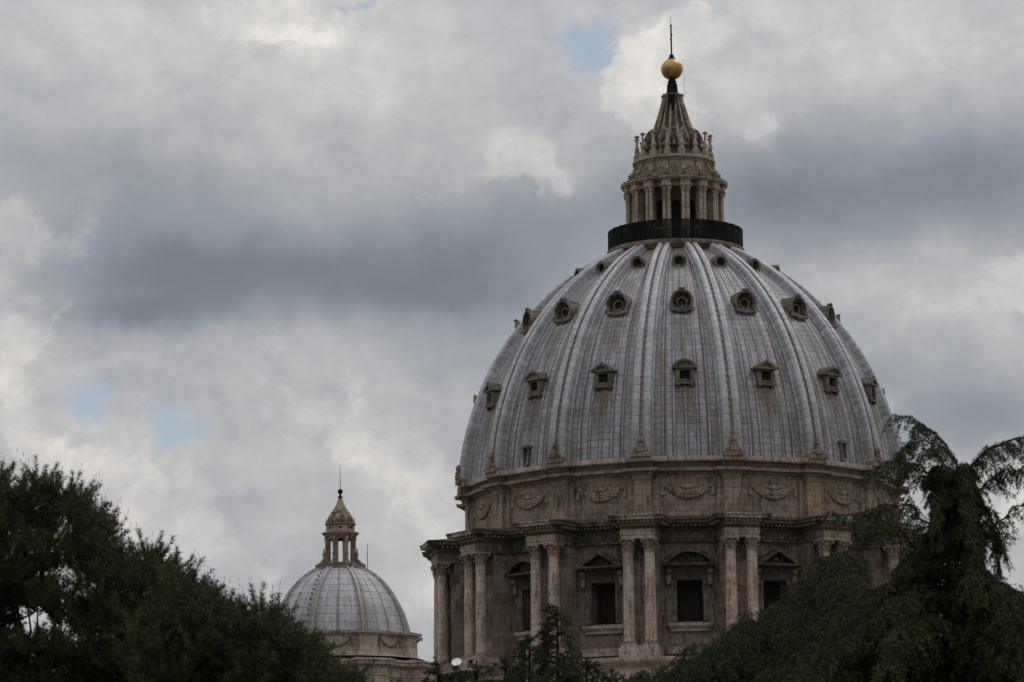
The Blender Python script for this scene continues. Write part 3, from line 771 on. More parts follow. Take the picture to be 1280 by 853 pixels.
def dormer_mid():
    zc = 98.1; r = rz_at(96.9) + .12; rb = rz_at(99.6) - .5
    b = MB(); arc_ring(b, 0, zc, 1.12, 1.36, rb, r + .12, -R_(128), R_(128), 20)
    arc_ring(b, 0, zc, 1.0, 1.14, rb, r - .1, -R_(128), R_(128), 20)
    nn = 20; b.prism([(1.05 * math.sin(q), zc + 1.05 * math.cos(q)) for q in np.linspace(math.pi, -math.pi, nn, endpoint=False)], rb, r - .75)
    # ribbed shell inside the hood
    for i in range(9):
        q = R_(-80 + 20 * i); b.tube([(.55 * math.sin(q), -(r - .72), zc + .55 * math.cos(q)), (1.08 * math.sin(q), -(r - .05), zc + 1.08 * math.cos(q))], [.05, .11], 5)
    hood = b.build('dormer', HOODS, GD, smooth='auto')
    b = MB()
    arc_ring(b, 0, zc - .12, .48, .68, r - .8, r - .35, 0, 2 * math.pi, 18)
    for s in (-1, 1):
        b.tube([(s * 1.32, -(r + .1), zc - .75), (s * 1.15, -(r + .18), zc - 1.05), (s * .6, -(r + .2), zc - 1.12), (s * .3, -(r + .22), zc - 1.35)], [.2, .24, .22, .16], 7)
    b.ball((0, -(r + .15), zc - 1.2), .38, 9, 6); b.ball((0, -(r + .05), zc - 1.62), .2, 7, 5)
    b.box(-.95, .95, r - .6, r + .1, zc - 1.05, zc - .82)
    kid(b.build('shell_ornament', TRAVD, GD), hood)
    b = MB(); b.ball((0, -(r + .05), zc + 1.46), .2, 8, 5); b.box(-.36, .36, r - .3, r + .16, zc + 1.32, zc + 1.52)
    for s in (-1, 1): b.ball((s * .3, -(r + .05), zc + 1.5), .12, 6, 4)
    kid(b.build('crest', TRAVD, GD), hood)
    b = MB(); b.prism([(.5 * math.sin(q), zc - .12 + .5 * math.cos(q)) for q in np.linspace(math.pi, -math.pi, 14, endpoint=False)], r - .8, r - .68)
    kid(b.build('opening', GRILLE, GD), hood)
    b = MB()
    for i in range(3): b.box(-.22 + i * .22 - .03, -.22 + i * .22 + .03, r - .66, r - .6, zc - .55, zc + .3)
    kid(b.build('glazing_bar', GRILLE, GD), hood)
    return hood
def dormer_top():
    zc = 104.05; r = rz_at(103.45) + .15; rb = rz_at(105.1) - .3
    b = MB(); arc_ring(b, 0, zc, .58, .86, rb, r, 0, 2 * math.pi, 18); arc_ring(b, 0, zc, .50, .62, rb, r - .15, 0, 2 * math.pi, 18)
    b.box(-.5, .5, rb, r - .05, zc - .98, zc - .8)
    o = b.build('dormer', HOODS, GD, smooth='auto')
    b = MB(); b.prism([(.55 * math.sin(q), zc + .55 * math.cos(q)) for q in np.linspace(math.pi, -math.pi, 14, endpoint=False)], r - .6, r - .4)
    kid(b.build('opening', GLASS, GD), o)
    b = MB()
    for i in range(3): b.box(-.24 + i * .24 - .03, -.24 + i * .24 + .03, r - .38, r - .3, zc - .5, zc + .5)
    b.box(-.5, .5, r - .38, r - .3, zc - .03, zc + .03)
    kid(b.build('glazing_bar', GRILLE, GD), o)
    return o
ls, lt, dm_, dt_ = dormer_low(True), dormer_low(False), dormer_mid(), dormer_top()
used = set()
for k in range(16):
    if not seenw(k, 128): continue
    for o in ((ls if k % 2 == 0 else lt), dm_, dt_):
        if o.name in used: dup(o, GD, PH + BAY * (k + .5))
        else: o.rotation_euler = (0, 0, PH + BAY * (k + .5)); used.add(o.name)
# narrow vent niches at the foot of every fourth gore
b = MB(); rr0 = rz_at(79.8)
b.box(-.48, -.26, rr0 - .6, rr0 + .25, 79.5, 81.5); b.box(.26, .48, rr0 - .6, rr0 + .25, 79.5, 81.5); b.box(-.62, .62, rr0 - .9, rr0 + .4, 81.5, 81.78); b.box(-.26, .26, rr0 - .6, rr0 + .22, 79.4, 79.75); b.box(-.48, .48, rr0 - .9, rr0 + .05, 81.3, 81.5)
vn = b.build('vent_niche', TRAVD, GD)
b = MB(); b.box(-.27, .27, rr0 - .5, rr0 - .35, 79.7, 81.5); kid(b.build('opening', GLASS, GD), vn)
vn.rotation_euler = (0, 0, PH + BAY * 2.5)
for k in (-2, 6, 10): dup(vn, GD, PH + BAY * (k + .5))

# gallery at the foot of the lantern
b = MB(); b.lathe([(7.2, 106.6), (7.75, 106.75), (7.85, 107.0), (8.2, 107.12), (8.28, 107.3), (8.28, 107.62), (8.1, 107.72), (4.5, 107.72)], 72)
b.build('gallery_floor', TRAV, GD, smooth='auto')
b = MB()
for z in (107.78, 108.75, 109.95): b.lathe([(7.98, z), (8.1, z), (8.1, z + .09), (7.98, z + .09), (7.98, z)], 72)
nb = 400
for i in range(nb):
    a = 2 * math.pi * i / nb; b.box(-.046, .046, 8.0, 8.06, 107.7, 110.0, a)
for i in range(32):
    a = 2 * math.pi * i / 32; b.box(-.09, .09, 7.94, 8.12, 107.7, 110.1, a)
b.build('railing', IRON, GD)
# lantern
b = MB(); vsn = []
RL = 4.7
for k in range(16):
    a0 = PH + BAY * (k + .5); ow = .50; zs0, zs1 = 108.0, 112.6
    # wall panels around an arched opening
    nn = 8; arc = [(ow * math.cos(q), zs1 + ow * math.sin(q)) for q in np.linspace(math.pi, 0, nn + 1)]
    hb = RL * math.tan(BAY / 2)
    ca, sa = math.cos(a0), math.sin(a0)
    def T(x, z, r=RL): return (x * ca + r * sa, x * sa - r * ca, z)
    b.add([T(-hb, 107.7), T(-ow, 107.7), T(-ow, 115.6), T(-hb, 115.6)], [(0, 1, 2, 3)])
    b.add([T(ow, 107.7), T(hb, 107.7), T(hb, 115.6), T(ow, 115.6)], [(0, 1, 2, 3)])
    for i in range(nn):
        b.add([T(arc[i][0], arc[i][1]), T(arc[i + 1][0], arc[i + 1][1]), T(arc[i + 1][0], 115.6), T(arc[i][0], 115.6)], [(0, 1, 2, 3)])
        b.add([T(arc[i][0], arc[i][1]), T(arc[i + 1][0], arc[i + 1][1]), T(arc[i + 1][0], arc[i + 1][1], RL - .5), T(arc[i][0], arc[i][1], RL - .5)], [(0, 1, 2, 3)])
    for s in (-1, 1): b.add([T(s * ow, 107.7), T(s * ow, zs1), T(s * ow, zs1, RL - .5), T(s * ow, 107.7, RL - .5)], [(0, 1, 2, 3)])
b.build('lantern_wall', OCHRE, GD)
b = MB(); b.lathe([(RL - .95, 107.7), (RL - .95, 113.4)], 32); b.build('lantern_glazing', GLASS, GD)
b = MB(); b.box(-.28, .28, RL - .1, 5.7, 107.7, 114.75)
for s in (-1, 1):
    b.lathe([(.32, 107.7), (.32, 107.95), (.26, 108.05), (.245, 108.2), (.24, 111), (.215, 114.0), (.26, 114.05), (.23, 114.1), (.29, 114.5), (.36, 114.62)], 14, s * .265, -5.72)
b.box(-.72, .72, 5.2, 6.12, 107.7, 107.95)
lp = b.build('lantern_column_pair', LANT, GD, smooth='auto')
b = MB()
for s in (-1, 1):
    b.lathe([(.27, 114.08), (.3, 114.3), (.4, 114.6)], 10, s * .29, -5.72)
    for i in range(6): a = i * math.pi / 3; b.ball((s * .29 + .33 * math.sin(a), -5.72 - .33 * math.cos(a), 114.42), .1, 5, 4)
b.box(-.72, .72, 5.3, 6.14, 114.6, 114.74)
kid(b.build('capital', LANT, GD), lp); lp.rotation_euler = (0, 0, PH)
for k in range(1, 16): dup(lp, GD, PH + BAY * k)
b = MB(); b.sweep(plan(16, PH, 4.85, 6.05, .54, 3), [('r', 4.5, 114.74), (0, 114.74), (.0, 115.25), (.1, 115.3), (.14, 115.45), (.3, 115.52), (.34, 115.75), (.38, 115.85), ('r', 4.5, 116.25)])
b.build('lantern_entablature', LANT, GD)
b = MB(); b.lathe([(4.62, 115.9), (4.62, 116.3), (4.5, 116.4), (4.5, 117.95), (4.62, 118.05), (4.7, 118.25), (4.95, 118.35), (4.98, 118.6), (4.85, 118.72), (2.0, 118.9)], 64)
b.build('lantern_attic', LANT, GD, smooth='auto')
b = MB()  # scroll bracket + round boss, on a pair axis
for (c, r, w) in (((5.2, 116.3), .3, .2),):
    b.prism([(0, 0)] * 0 + [(-w, c[1] - r), (w, c[1] - r), (w, c[1] + r * .7), (-w, c[1] + r * .7)], 4.4, c[0] + .12)
b.tube([(0, -5.5, 116.2), (0, -5.45, 116.7), (0, -5.0, 117.2), (0, -4.75, 117.7), (0, -4.9, 118.0)], [.3, .3, .22, .22, .2], 8)
sc0 = b.build('scroll_bracket', LANT, GD); sc0.rotation_euler = (0, 0, PH)
b = MB(); arc_ring(b, 0, 117.2, .22, .38, 4.4, 4.62, 0, 2 * math.pi, 12); b.ball((0, -4.52, 117.2), .17, 7, 5); b.box(-.5, .5, 4.4, 4.56, 116.6, 116.72)
bs0 = b.build('round_boss', LANT, GD); bs0.rotation_euler = (0, 0, PH + BAY / 2)
b = MB(); b.box(-.36, .36, 4.1, 4.86, 118.7, 119.35)
b.lathe([(.34, 119.3), (.3, 119.5), (.2, 119.7), (.26, 119.95), (.3, 120.2), (.2, 120.45), (.13, 120.7), (.16, 121.05), (.12, 121.35), (.2, 121.5), (.33, 121.62), (.33, 121.72), (.1, 121.8), (.02, 121.95)], 10, 0, -4.5)
for s in (-1, 1): b.tube([(s * .18, -4.5, 119.7), (s * .36, -4.5, 119.95), (s * .24, -4.5, 120.3)], [.07, .09, .05], 5)
cd0 = b.build('candelabrum', LANT, GD, smooth='auto'); cd0.rotation_euler = (0, 0, PH)
for k in range(1, 16):
    dup(sc0, GD, PH + BAY * k); dup(cd0, GD, PH + BAY * k); dup(bs0, GD, PH + BAY * (k + .5))
# spire
b = MB()
def flute(a, z):
    q = (a - PH) / BAY; t = abs((q % 1) - .5) * 2
    return 1 - (.26 if z > 122 else .14) * (1 - t ** 1.5)
b.lathe([(3.3, 118.8), (3.2, 119.6), (3.0, 119.9), (3.15, 120.3), (3.3, 120.9), (3.2, 121.4), (2.9, 121.8), (2.75, 122.2), (2.5, 122.8), (2.1, 123.9), (1.78, 124.9), (1.45, 126.0), (1.3, 126.7)], 128, fn=flute)
b.build('spire', SPIRE, GD, smooth='auto')
b = MB()  # scrolls at the foot of the spire
for k in range(16):
    a = PH + BAY * (k + .5); ca, sa = math.cos(a), math.sin(a)
    b.tube([((r) * sa, -(r) * ca, z) for r, z in ((2.7, 122.5), (3.15, 122.1), (3.35, 121.5), (3.2, 121.0), (3.3, 120.4), (3.55, 120.0))], [.14, .2, .25, .2, .2, .24], 7)
b.build('scroll_ring', TRAVD, GD)
b = MB(); b.lathe([(1.0, 126.3), (1.0, 126.6), (1.2, 126.7), (1.26, 126.95), (1.1, 127.05), (.6, 127.15)], 24)
for k in range(8):
    a = PH + BAY * 2 * k; b.ball((1.18 * math.sin(a), -1.18 * math.cos(a), 126.85), .22, 7, 5)
b.build('spire_collar', TRAVD, GD)
b = MB(); b.lathe([(.72, 125.0), (.72, 127.3), (.66, 127.6), (.62, 128.3), (.5, 128.45), (.56, 128.6), (.42, 128.85), (.3, 129.05)], 20)
b.box(-.4, .4, .9, 1.48, 124.9, 126.8, R_(-6))
b.build('ball_neck', IRON, GD)
b = MB(); b.ball((0, 0, 130.22), 1.31, 40, 24); b.lathe([(1.312, 130.16), (1.335, 130.2), (1.335, 130.26), (1.312, 130.3)], 40)
b.build('gilded_ball', GOLD, GD, smooth=True)
b = MB(); b.lathe([(.5, 131.35), (.46, 131.6), (.3, 131.68), (.28, 132.0), (.1, 132.1)], 14); b.build('ball_cap', IRON, GD)
b = MB(); b.box(-.09, .09, -.1, .1, 132.0, 135.6); b.box(-.08, .08, -1.15, 1.15, 134.1, 134.36)
for (r, z) in ((-1.2, 134.23), (1.2, 134.23), (0, 135.7)): b.ball((0, -r, z), .13, 7, 5)
b.build('cross', IRON, GD)
b = MB(); b.tube([(0, 0, 135.6), (0, 0, 136.9)], .025, 5); b.tube([(1.5, 0, 126.6), (1.45, 0, 129), (1.35, 0, 131.5)], .02, 4)
b.build('lightning_rod', IRON, GD)

# ------------------------------------------------------------------ minor dome
XS, YS = -18.96, 395.0
SD = empty('minor_dome', (XS, YS, 0), 'small pale grey ribbed dome with a slim open stone lantern, left of the huge dome', 'dome')
PS = R_(22.8); B8 = math.pi / 4
tab = [(58.65, 7.78), (59.6, 7.6), (60.55, 7.32), (61.5, 6.95), (62.4, 6.48), (63.2, 5.98), (63.9, 5.45), (64.5, 4.9), (65.05, 4.28), (65.45, 3.72), (65.8, 3.1), (66.1, 2.5), (66.25, 1.9)]
z2 = np.array([t[0] for t in tab]); r2 = np.array([t[1] for t in tab]); s2 = np.concatenate([[0], np.cumsum(np.hypot(np.diff(z2), np.diff(r2)))])
M2 = 48; v2 = np.linspace(0, s2[-1], M2); q_r = np.interp(v2, s2, r2); q_z = np.interp(v2, s2, z2)
for _ in range(8): q_r[1:-1] = (q_r[:-2] + 2 * q_r[1:-1] + q_r[2:]) / 4; q_z[1:-1] = (q_z[:-2] + 2 * q_z[1:-1] + q_z[2:]) / 4
tr2 = np.gradient(q_r, v2); tz2 = np.gradient(q_z, v2); l2 = np.hypot(tr2, tz2); n_r = tz2 / l2; n_z = -tr2 / l2
def small_shell():
    NA = 8 * 24; b = MB(); vs = []; fs = []; uvs = []
    for j in range(M2):
        for i in range(NA):
            a = PS + 2 * math.pi * i / NA; r = q_r[j] - .16; z = q_z[j] - .05
            vs.append((r * math.sin(a), -r * math.cos(a), z))
    for j in range(M2 - 1):
        for i in range(NA):
            k = (i + 1) % NA; fs.append((j * NA + i, j * NA + k, (j + 1) * NA + k, (j + 1) * NA + i))
            u0, u1 = i / 24.0, (i + 1) / 24.0; uvs.append(((u0, v2[j]), (u1, v2[j]), (u1, v2[j + 1]), (u0, v2[j + 1])))
    b.add(vs, fs); b.uv = uvs; b.build('lead_shell', LEADS, SD, smooth='auto')
small_shell()
def small_rib():
    sec = [(-.42, -.25), (-.42, .08), (-.36, .16), (-.22, .16), (-.16, .06), (.16, .06), (.22, .16), (.36, .16), (.42, .08), (.42, -.25)]
    b = MB(); vs = []; fs = []; uvs = []; m = len(sec)
    for j in range(M2):
        w = 1.15 - .45 * j / M2
        for (x, q) in sec: vs.append((x * w, -(q_r[j] + n_r[j] * q - .06), q_z[j] + n_z[j] * q - .02))
    for j in range(M2 - 1):
        for i in range(m - 1):
            fs.append((j * m + i, j * m + i + 1, (j + 1) * m + i + 1, (j + 1) * m + i))
            uvs.append(tuple(((sec[c][0] + .42) / .84 * .98 + .01, v2[d]) for c, d in ((i, j), (i + 1, j), (i + 1, j + 1), (i, j + 1))))
    b.add(vs, fs); b.uv = uvs
    return b.build('rib', LEADSR, SD, smooth='auto')
sr = small_rib(); sr.rotation_euler = (0, 0, PS)
for k in (-1, -3, -4):
    for j in range(5, M2 - 3, 3):
        b = MB(); p = Vector((-.32, -(q_r[j] + .1 * n_r[j]), q_z[j] + .1 * n_z[j]))
        b.tube([p, p + Vector((-.06, -.16 * n_r[j], .16 * n_z[j] + .02)), p + Vector((-.1, -.2 * n_r[j], .12 * n_z[j] - .14))], [.09, .09, .05], 5)
        b.build('hook', TRAVD, SD).rotation_euler = (0, 0, PS + B8 * k)
for k in range(1, 8): dup(sr, SD, PS + B8 * k)
b = MB(); b.sweep(plan(8, PS, 7.78, 8.48, 1.0, 8), [('r', 6.5, 55.9), (0, 55.9), (.12, 55.95), (.12, 56.4), (0, 56.45), (0, 58.05), (.1, 58.1), (.14, 58.25), (.42, 58.3), (.46, 58.5), (.5, 58.6), ('r', 7.0, 58.78)])
b.build('attic_wall', TRAVL, SD)
b = MB()
for x in np.linspace(-1, 1, 15):
    z = 57.85 - .8 * (1 - x * x) ** .8; a = x * 1.35 / 7.8
    b.ball((7.84 * math.sin(a), -7.84 * math.cos(a), z), .11 + .08 * (1 - x * x), 6, 4)
for s in (-1, 1): a = s * 1.5 / 7.8; b.tube([(7.87 * math.sin(a), -7.87 * math.cos(a), 57.9), (7.87 * math.sin(a), -7.87 * math.cos(a), 57.1)], [.1, .15], 5)
sg = b.build('garland', TRAV, SD); sg.rotation_euler = (0, 0, PS + B8 / 2)
for k in (-1, -2, 1): dup(sg, SD, PS + B8 * (k + .5))
b = MB(); b.lathe([(7.7, 56.15), (8.9, 55.95), (9.2, 55.85)], 64); b.build('lead_skirt', LEADSR, SD)
b = MB(); b.sweep(plan(8, PS, 8.75, 10.1, 1.5, 8), [('r', 7, 46), (0, 46), (0, 53.6), (.1, 53.7), (.12, 54.0), (.05, 54.1), (.05, 54.6), (.2, 54.75), (.55, 54.85), (.6, 55.15), (.7, 55.25), (.7, 55.4), ('r', 7.2, 55.95)])
b.build('drum_wall', TRAVL, SD)
b = MB(); nn = 12
arc = [(.95 * math.cos(q), 52.3 + .95 * math.sin(q)) for q in np.linspace(0, math.pi, nn + 1)]
arc_ring(b, 0, 52.3, .95, 1.25, 8.5, 8.95, -math.pi / 2, math.pi / 2, 14); b.box(-1.25, -.95, 8.5, 8.95, 49, 52.3); b.box(.95, 1.25, 8.5, 8.95, 49, 52.3)
sw = b.build('window', TRAV, SD); sw.rotation_euler = (0, 0, PS + B8 / 2)
b = MB(); b.prism([(-.95, 49)] + [(x, z) for x, z in reversed(arc)] + [(.95, 49)], 8.6, 8.81); kid(b.build('pane', GLASS, SD), sw)
for k in (-1, -2, 1): dup(sw, SD, PS + B8 * (k + .5))
b = MB(); b.lathe([(13, 0), (13, 45.8), (8, 46.4)], 8, a0=PS); b.build('lower_storey', TRAV, SD)
# its lantern
b = MB(); b.lathe([(2.75, 65.5), (2.75, 65.9), (2.4, 66.1), (2.3, 66.5), (2.05, 66.6), (1.2, 66.65)], 32); b.build('lantern_base', TRAVD, SD)
b = MB(); RS = 1.62; P8 = PS - B8 * .5 + 0
PL = R_(2.75)    # one opening looks at the viewer, its opposite lets the sky through
for k in range(8):
    a = PL + B8 * (k + .5)
    b.box(-.27, .27, RS - .36, RS - .02, 66.5, 69.55, a); b.box(-.15, .15, RS - .1, RS + .14, 66.5, 69.3, a); b.box(-.2, .2, RS - .1, RS + .2, 69.2, 69.45, a)
    c = PL + B8 * k; arcp = [(.33 * math.cos(q), 68.95 + .33 * math.sin(q)) for q in np.linspace(0, math.pi, 7)]
    for i in range(6):
        b.prism([arcp[i + 1], arcp[i], (arcp[i][0], 69.55), (arcp[i + 1][0], 69.55)], RS - .4, RS - .05, c)
    
b.build('lantern_arcade', TRAVB, SD)
b = MB(); b.lathe([(.9, 69.5), (1.72, 69.5), (1.78, 69.7), (2.0, 69.78), (2.02, 69.95), (1.62, 70.05), (1.55, 70.15), (1.55, 70.75), (1.7, 70.85), (1.7, 70.98), (1.2, 71.05)], 32)
b.build('lantern_cornice', TRAVB, SD, smooth='auto')
b = MB()
for k in range(8): b.prism([(.15 * math.sin(q), 70.43 + .15 * math.cos(q)) for q in np.linspace(math.pi, -math.pi, 9, endpoint=False)], 1.4, 1.57, PL + B8 * (k + 0))
b.build('round_opening', GLASS, SD)
b = MB(); b.lathe([(1.2, 71.0), (1.34, 71.2), (1.38, 71.45), (1.28, 71.7), (1.0, 72.15), (.68, 72.6), (.46, 73.05), (.3, 73.5), (.2, 73.85), (.17, 74.0)], 64, fn=lambda a, z: 1 + .07 * abs(math.sin((a - PL) * 4)) ** 3)
b.build('lantern_cap', LEADSR, SD, smooth='auto') if False else b.build('lantern_cap', CAPST, SD, smooth='auto')
b = MB(); b.lathe([(.16, 73.75), (.3, 73.85), (.12, 74.1), (.1, 74.25)], 10); b.ball((0, 0, 74.5), .29, 12, 8); b.tube([(0, 0, 74.7), (0, 0, 77.4)], [.045, .02], 5)
b.build('finial', IRON, SD)
b = MB(); b.tube([(0, 0, 66.5), (0, -.02, 67.8)], .0)if False else None
b = MB(); b.prism([(-.11, 66.0), (.11, 66.0), (.11, 67.2), (-.11, 67.2)], 1.6, 1.95)
b.tube([(0, -1.85, 67.3), (0, -2.0, 66.9), (0, -2.35, 66.5), (0, -2.8, 66.2), (0, -2.7, 65.7)], [.12, .15, .18, .22, .2], 7)
b.lathe([(.14, 67.4), (.17, 67.6), (.07, 67.8), (.1, 67.95), (.02, 68.2)], 7, 0, -1.95)
bt = b.build('scroll_buttress', TRAVB, SD); bt.rotation_euler = (0, 0, PL + B8 / 2)
b = MB(); b.lathe([(.09, 70.95), (.12, 71.1), (.05, 71.35), (.01, 71.6)], 7, 0, -1.6)
fn = b.build('pinnacle', TRAVB, SD); fn.rotation_euler = (0, 0, PL + B8 / 2)
for k in range(1, 8): dup(bt, SD, PL + B8 * (k + .5)); dup(fn, SD, PL + B8 * (k + .5))

p = at(459.5, 712, 404); b = MB(); b.tube([(0, 0, 46 - p.z), (0, 0, 0), (0, 0, 2.9)], [.08, .045, .03], 6)
b.box(-.12, .12, -.12, .12, 46 - p.z, 46.4 - p.z)
tag(b.build('mast', IRON, None, loc=tuple(p)), 'thin dark metal mast rising behind the right shoulder of the small dome', 'mast')

# church roofs and walls the two domes stand on
CH = empty('church', (0, 440, 0), 'long travertine church walls below both domes, almost wholly behind the trees', 'church')
b = MB()
def cbox(x0, x1, y0, y1, z0, z1): b.box(x0, x1, -y1, -y0, z0, z1)
cbox(-95, 75, -32, 32, 0, 44.5); cbox(-12, 54, -60, 60, 0, 44.5)
b.build('wall', TRAV, CH)
b = MB(); cbox(-95.8, 75.8, -32.8, 32.8, 42, 43.4); cbox(-12.8, 54.8, -60.8, 60.8, 42.2, 43.6); b.build('cornice', TRAVL, CH)
b = MB()
for (x0, x1, y0, y1) in ((-94, 74, -31, 31), (-11, 53, -59, 59)):
    b.add([(x0, y0, 44.52), (x1, y0, 44.52), (x1, y1, 44.52), (x0, y1, 44.52), ((x0 + x1) / 2 - (x1 - x0) * .4, (y0 + y1) / 2, 46.2), ((x0 + x1) / 2 + (x1 - x0) * .4, (y0 + y1) / 2, 46.2)], [(0, 1, 5, 4), (1, 2, 5), (2, 3, 4, 5), (3, 0, 4)])
b.build('roof', TRAVB, CH)

# satellite dish on the edge of the stylobate
p = at(571, 829, 408.5)
DS = empty('satellite_dish', (p.x, p.y, 56.0), 'small white round dish antenna on the ledge below the leftmost columns', 'dish')
b = MB(); prof = [(.01, 0), (.2, .02), (.4, .09), (.55, .18), (.57, .18), (.4, .06), (.2, -.01), (.01, -.03)]
b.lathe(prof, 20); o = b.build('reflector', DISHW, DS, smooth=True); o.rotation_euler = (R_(52), 0, R_(-14)); o.location = (0, -.2, p.z - 56.0)
b = MB(); b.tube([(0, 0, 0), (0, 0, p.z - 56.0)], .05, 6); b.tube([(0, -.2, p.z - 56.3), (.05, -.85, p.z - 56.0)], .02, 5); b.build('mount', IRON, DS)

# a weathered stone post beside the base of the second pair of columns
p = at(612.5, 823, 404.5)
b = MB(); b.box(-.36, .36, -.35, .35, 56.3 - p.z, 58.2 - p.z); b.box(-.28, .28, -.25, .25, 58.2 - p.z, 58.5 - p.z); b.lathe([(.22, 58.5 - p.z), (.24, 58.65 - p.z), (.1, 58.85 - p.z)], 10)
tag(b.build('stone_post', TRAV, None, loc=tuple(p)), 'squat weathered stone post standing on the ledge right of the second column pair', 'post')

# ------------------------------------------------------------------ people on the lantern gallery
def person(x, y, h, label, cloth, pose=0):
    me = bpy.data.meshes.new('person'); s = h / 1.75
    J = [((0,0,.95),.15),((0,0,1.2),.16),((0,0,1.42),.15),((0,0,1.52),.06),((0,.0,1.66),.10),
         ((-.09,0,.9),.1),((-.1,0,.48),.065),((-.1,.02,.06),.045),((.09,0,.9),.1),((.1,.0,.48),.065),((.1,.02,.06),.045),
         ((-.2,0,1.4),.06),((-.27,-.05,1.12),.045),((-.2,-.25,1.02 + pose),.035),((.2,0,1.4),.06),((.27,-.05,1.12),.045),((.2,-.25,1.02),.035),((-.1,-.12,.03),.04),((.1,-.12,.03),.04)]
    E_ = [(0,1),(1,2),(2,3),(3,4),(0,5),(5,6),(6,7),(0,8),(8,9),(9,10),(2,11),(11,12),(12,13),(2,14),(14,15),(15,16),(7,17),(10,18)]
    me.from_pydata([tuple(c * s for c in j[0]) for j in J], E_, [])
    o = bpy.data.objects.new('person', me); COL.objects.link(o)
    sk = o.modifiers.new('skin', 'SKIN')
    for i, j in enumerate(J): me.skin_vertices[0].data[i].radius = (j[1] * s, j[1] * s)
    me.skin_vertices[0].data[0].use_root = True
    o.modifiers.new('sub', 'SUBSURF').render_levels = 1
    me.materials.append(cloth); o.location = (x, y, 107.72); 
    tag(o, label, 'person', 'visitors on the gallery')
    b = MB(); b.ball((0, -.01 * s, 1.68 * s), .115 * s, 10, 8, 1.2); b.box(-.015, .015, .1 * s, .13 * s, 1.65 * s, 1.69 * s); b.build('head', SKIN, o, smooth=True)
    b = MB(); b.lathe([(.12 * s, 1.7 * s), (.125 * s, 1.76 * s), (.09 * s, 1.83 * s), (.01, 1.845 * s)], 10, 0, .02); b.build('hair', CLOTHD, o, smooth=True)
    return o
for (a, cl, lb, h) in ((-13, CLOTHW, 'person in a pale shirt behind the black railing, left of the middle of the gallery', 1.75),
                     (8, CLOTHW, 'person in a pale top behind the railing just right of the middle of the gallery', 1.62),
                     (19, CLOTHW, 'person in white leaning at the railing towards the right of the gallery', 1.8),
                     (-24, CLOTHR, 'person in a dull red top behind the railing on the left of the gallery', 1.7),
                     (38, CLOTHD, 'person in dark clothes at the far right of the railed gallery', 1.7)):
    q = R_(a - 2.6); o = person(X0 + 7.6 * math.sin(q), Y0 - 7.6 * math.cos(q), h, lb, cl); o.rotation_euler = (0, 0, q)

# ------------------------------------------------------------------ foliage
def needle_mesh(name, P, D, Ln, Wd, m, parent=None):
    """P base, D unit direction, Ln length, Wd width: one slim leaf each"""
    n = len(P); rnd = rng.normal(size=(n, 3)); side = np.cross(D, rnd); side /= np.linalg.norm(side, axis=1)[:, None] + 1e-9
    v = np.empty((n, 3, 3), dtype=np.float32)
    v[:, 0] = P - side * Wd[:, None] * .5; v[:, 1] = P + side * Wd[:, None] * .5; v[:, 2] = P + D * Ln[:, None]
    me = bpy.data.meshes.new(name); me.vertices.add(3 * n); me.vertices.foreach_set('co', v.ravel())
    me.loops.add(3 * n); me.loops.foreach_set('vertex_index', np.arange(3 * n, dtype=np.int32))
    me.polygons.add(n); me.polygons.foreach_set('loop_start', np.arange(0, 3 * n, 3, dtype=np.int32))
    try: me.polygons.foreach_set('loop_total', np.full(n, 3, dtype=np.int32))
    except Exception: pass
    me.update(calc_edges=True); me.materials.append(m)
    o = bpy.data.objects.new(name, me); COL.objects.link(o)
    if parent: o.parent = parent
    return o
def unit(a): return a / (np.linalg.norm(a, axis=-1, keepdims=True) + 1e-9)
def twig_needles(P, D, L, droop, per, nl, nw, spread=.8):
    """needles along drooping twigs"""
    n = len(P); s = rng.random((n, per)); g = np.array([0, 0, -1.0])
    Pt = P[:, None] + D[:, None] * (L[:, None] * s)[..., None] + g * (droop[:, None] * L[:, None] * s ** 2)[..., None]
    T = unit(D[:, None] + g * (2 * droop[:, None] * s)[..., None])
    rd = rng.normal(size=(n, per, 3)); rd = unit(rd - T * np.sum(rd * T, -1, keepdims=True))
    dirn = unit(T * (1 - spread * .5) + rd * spread)
    k = n * per
    return Pt.reshape(k, 3), dirn.reshape(k, 3), nl * rng.uniform(.7, 1.2, k), np.full(k, nw)
def sil(tab, px): return np.interp(px, [t[0] for t in tab], [t[1] for t in tab])

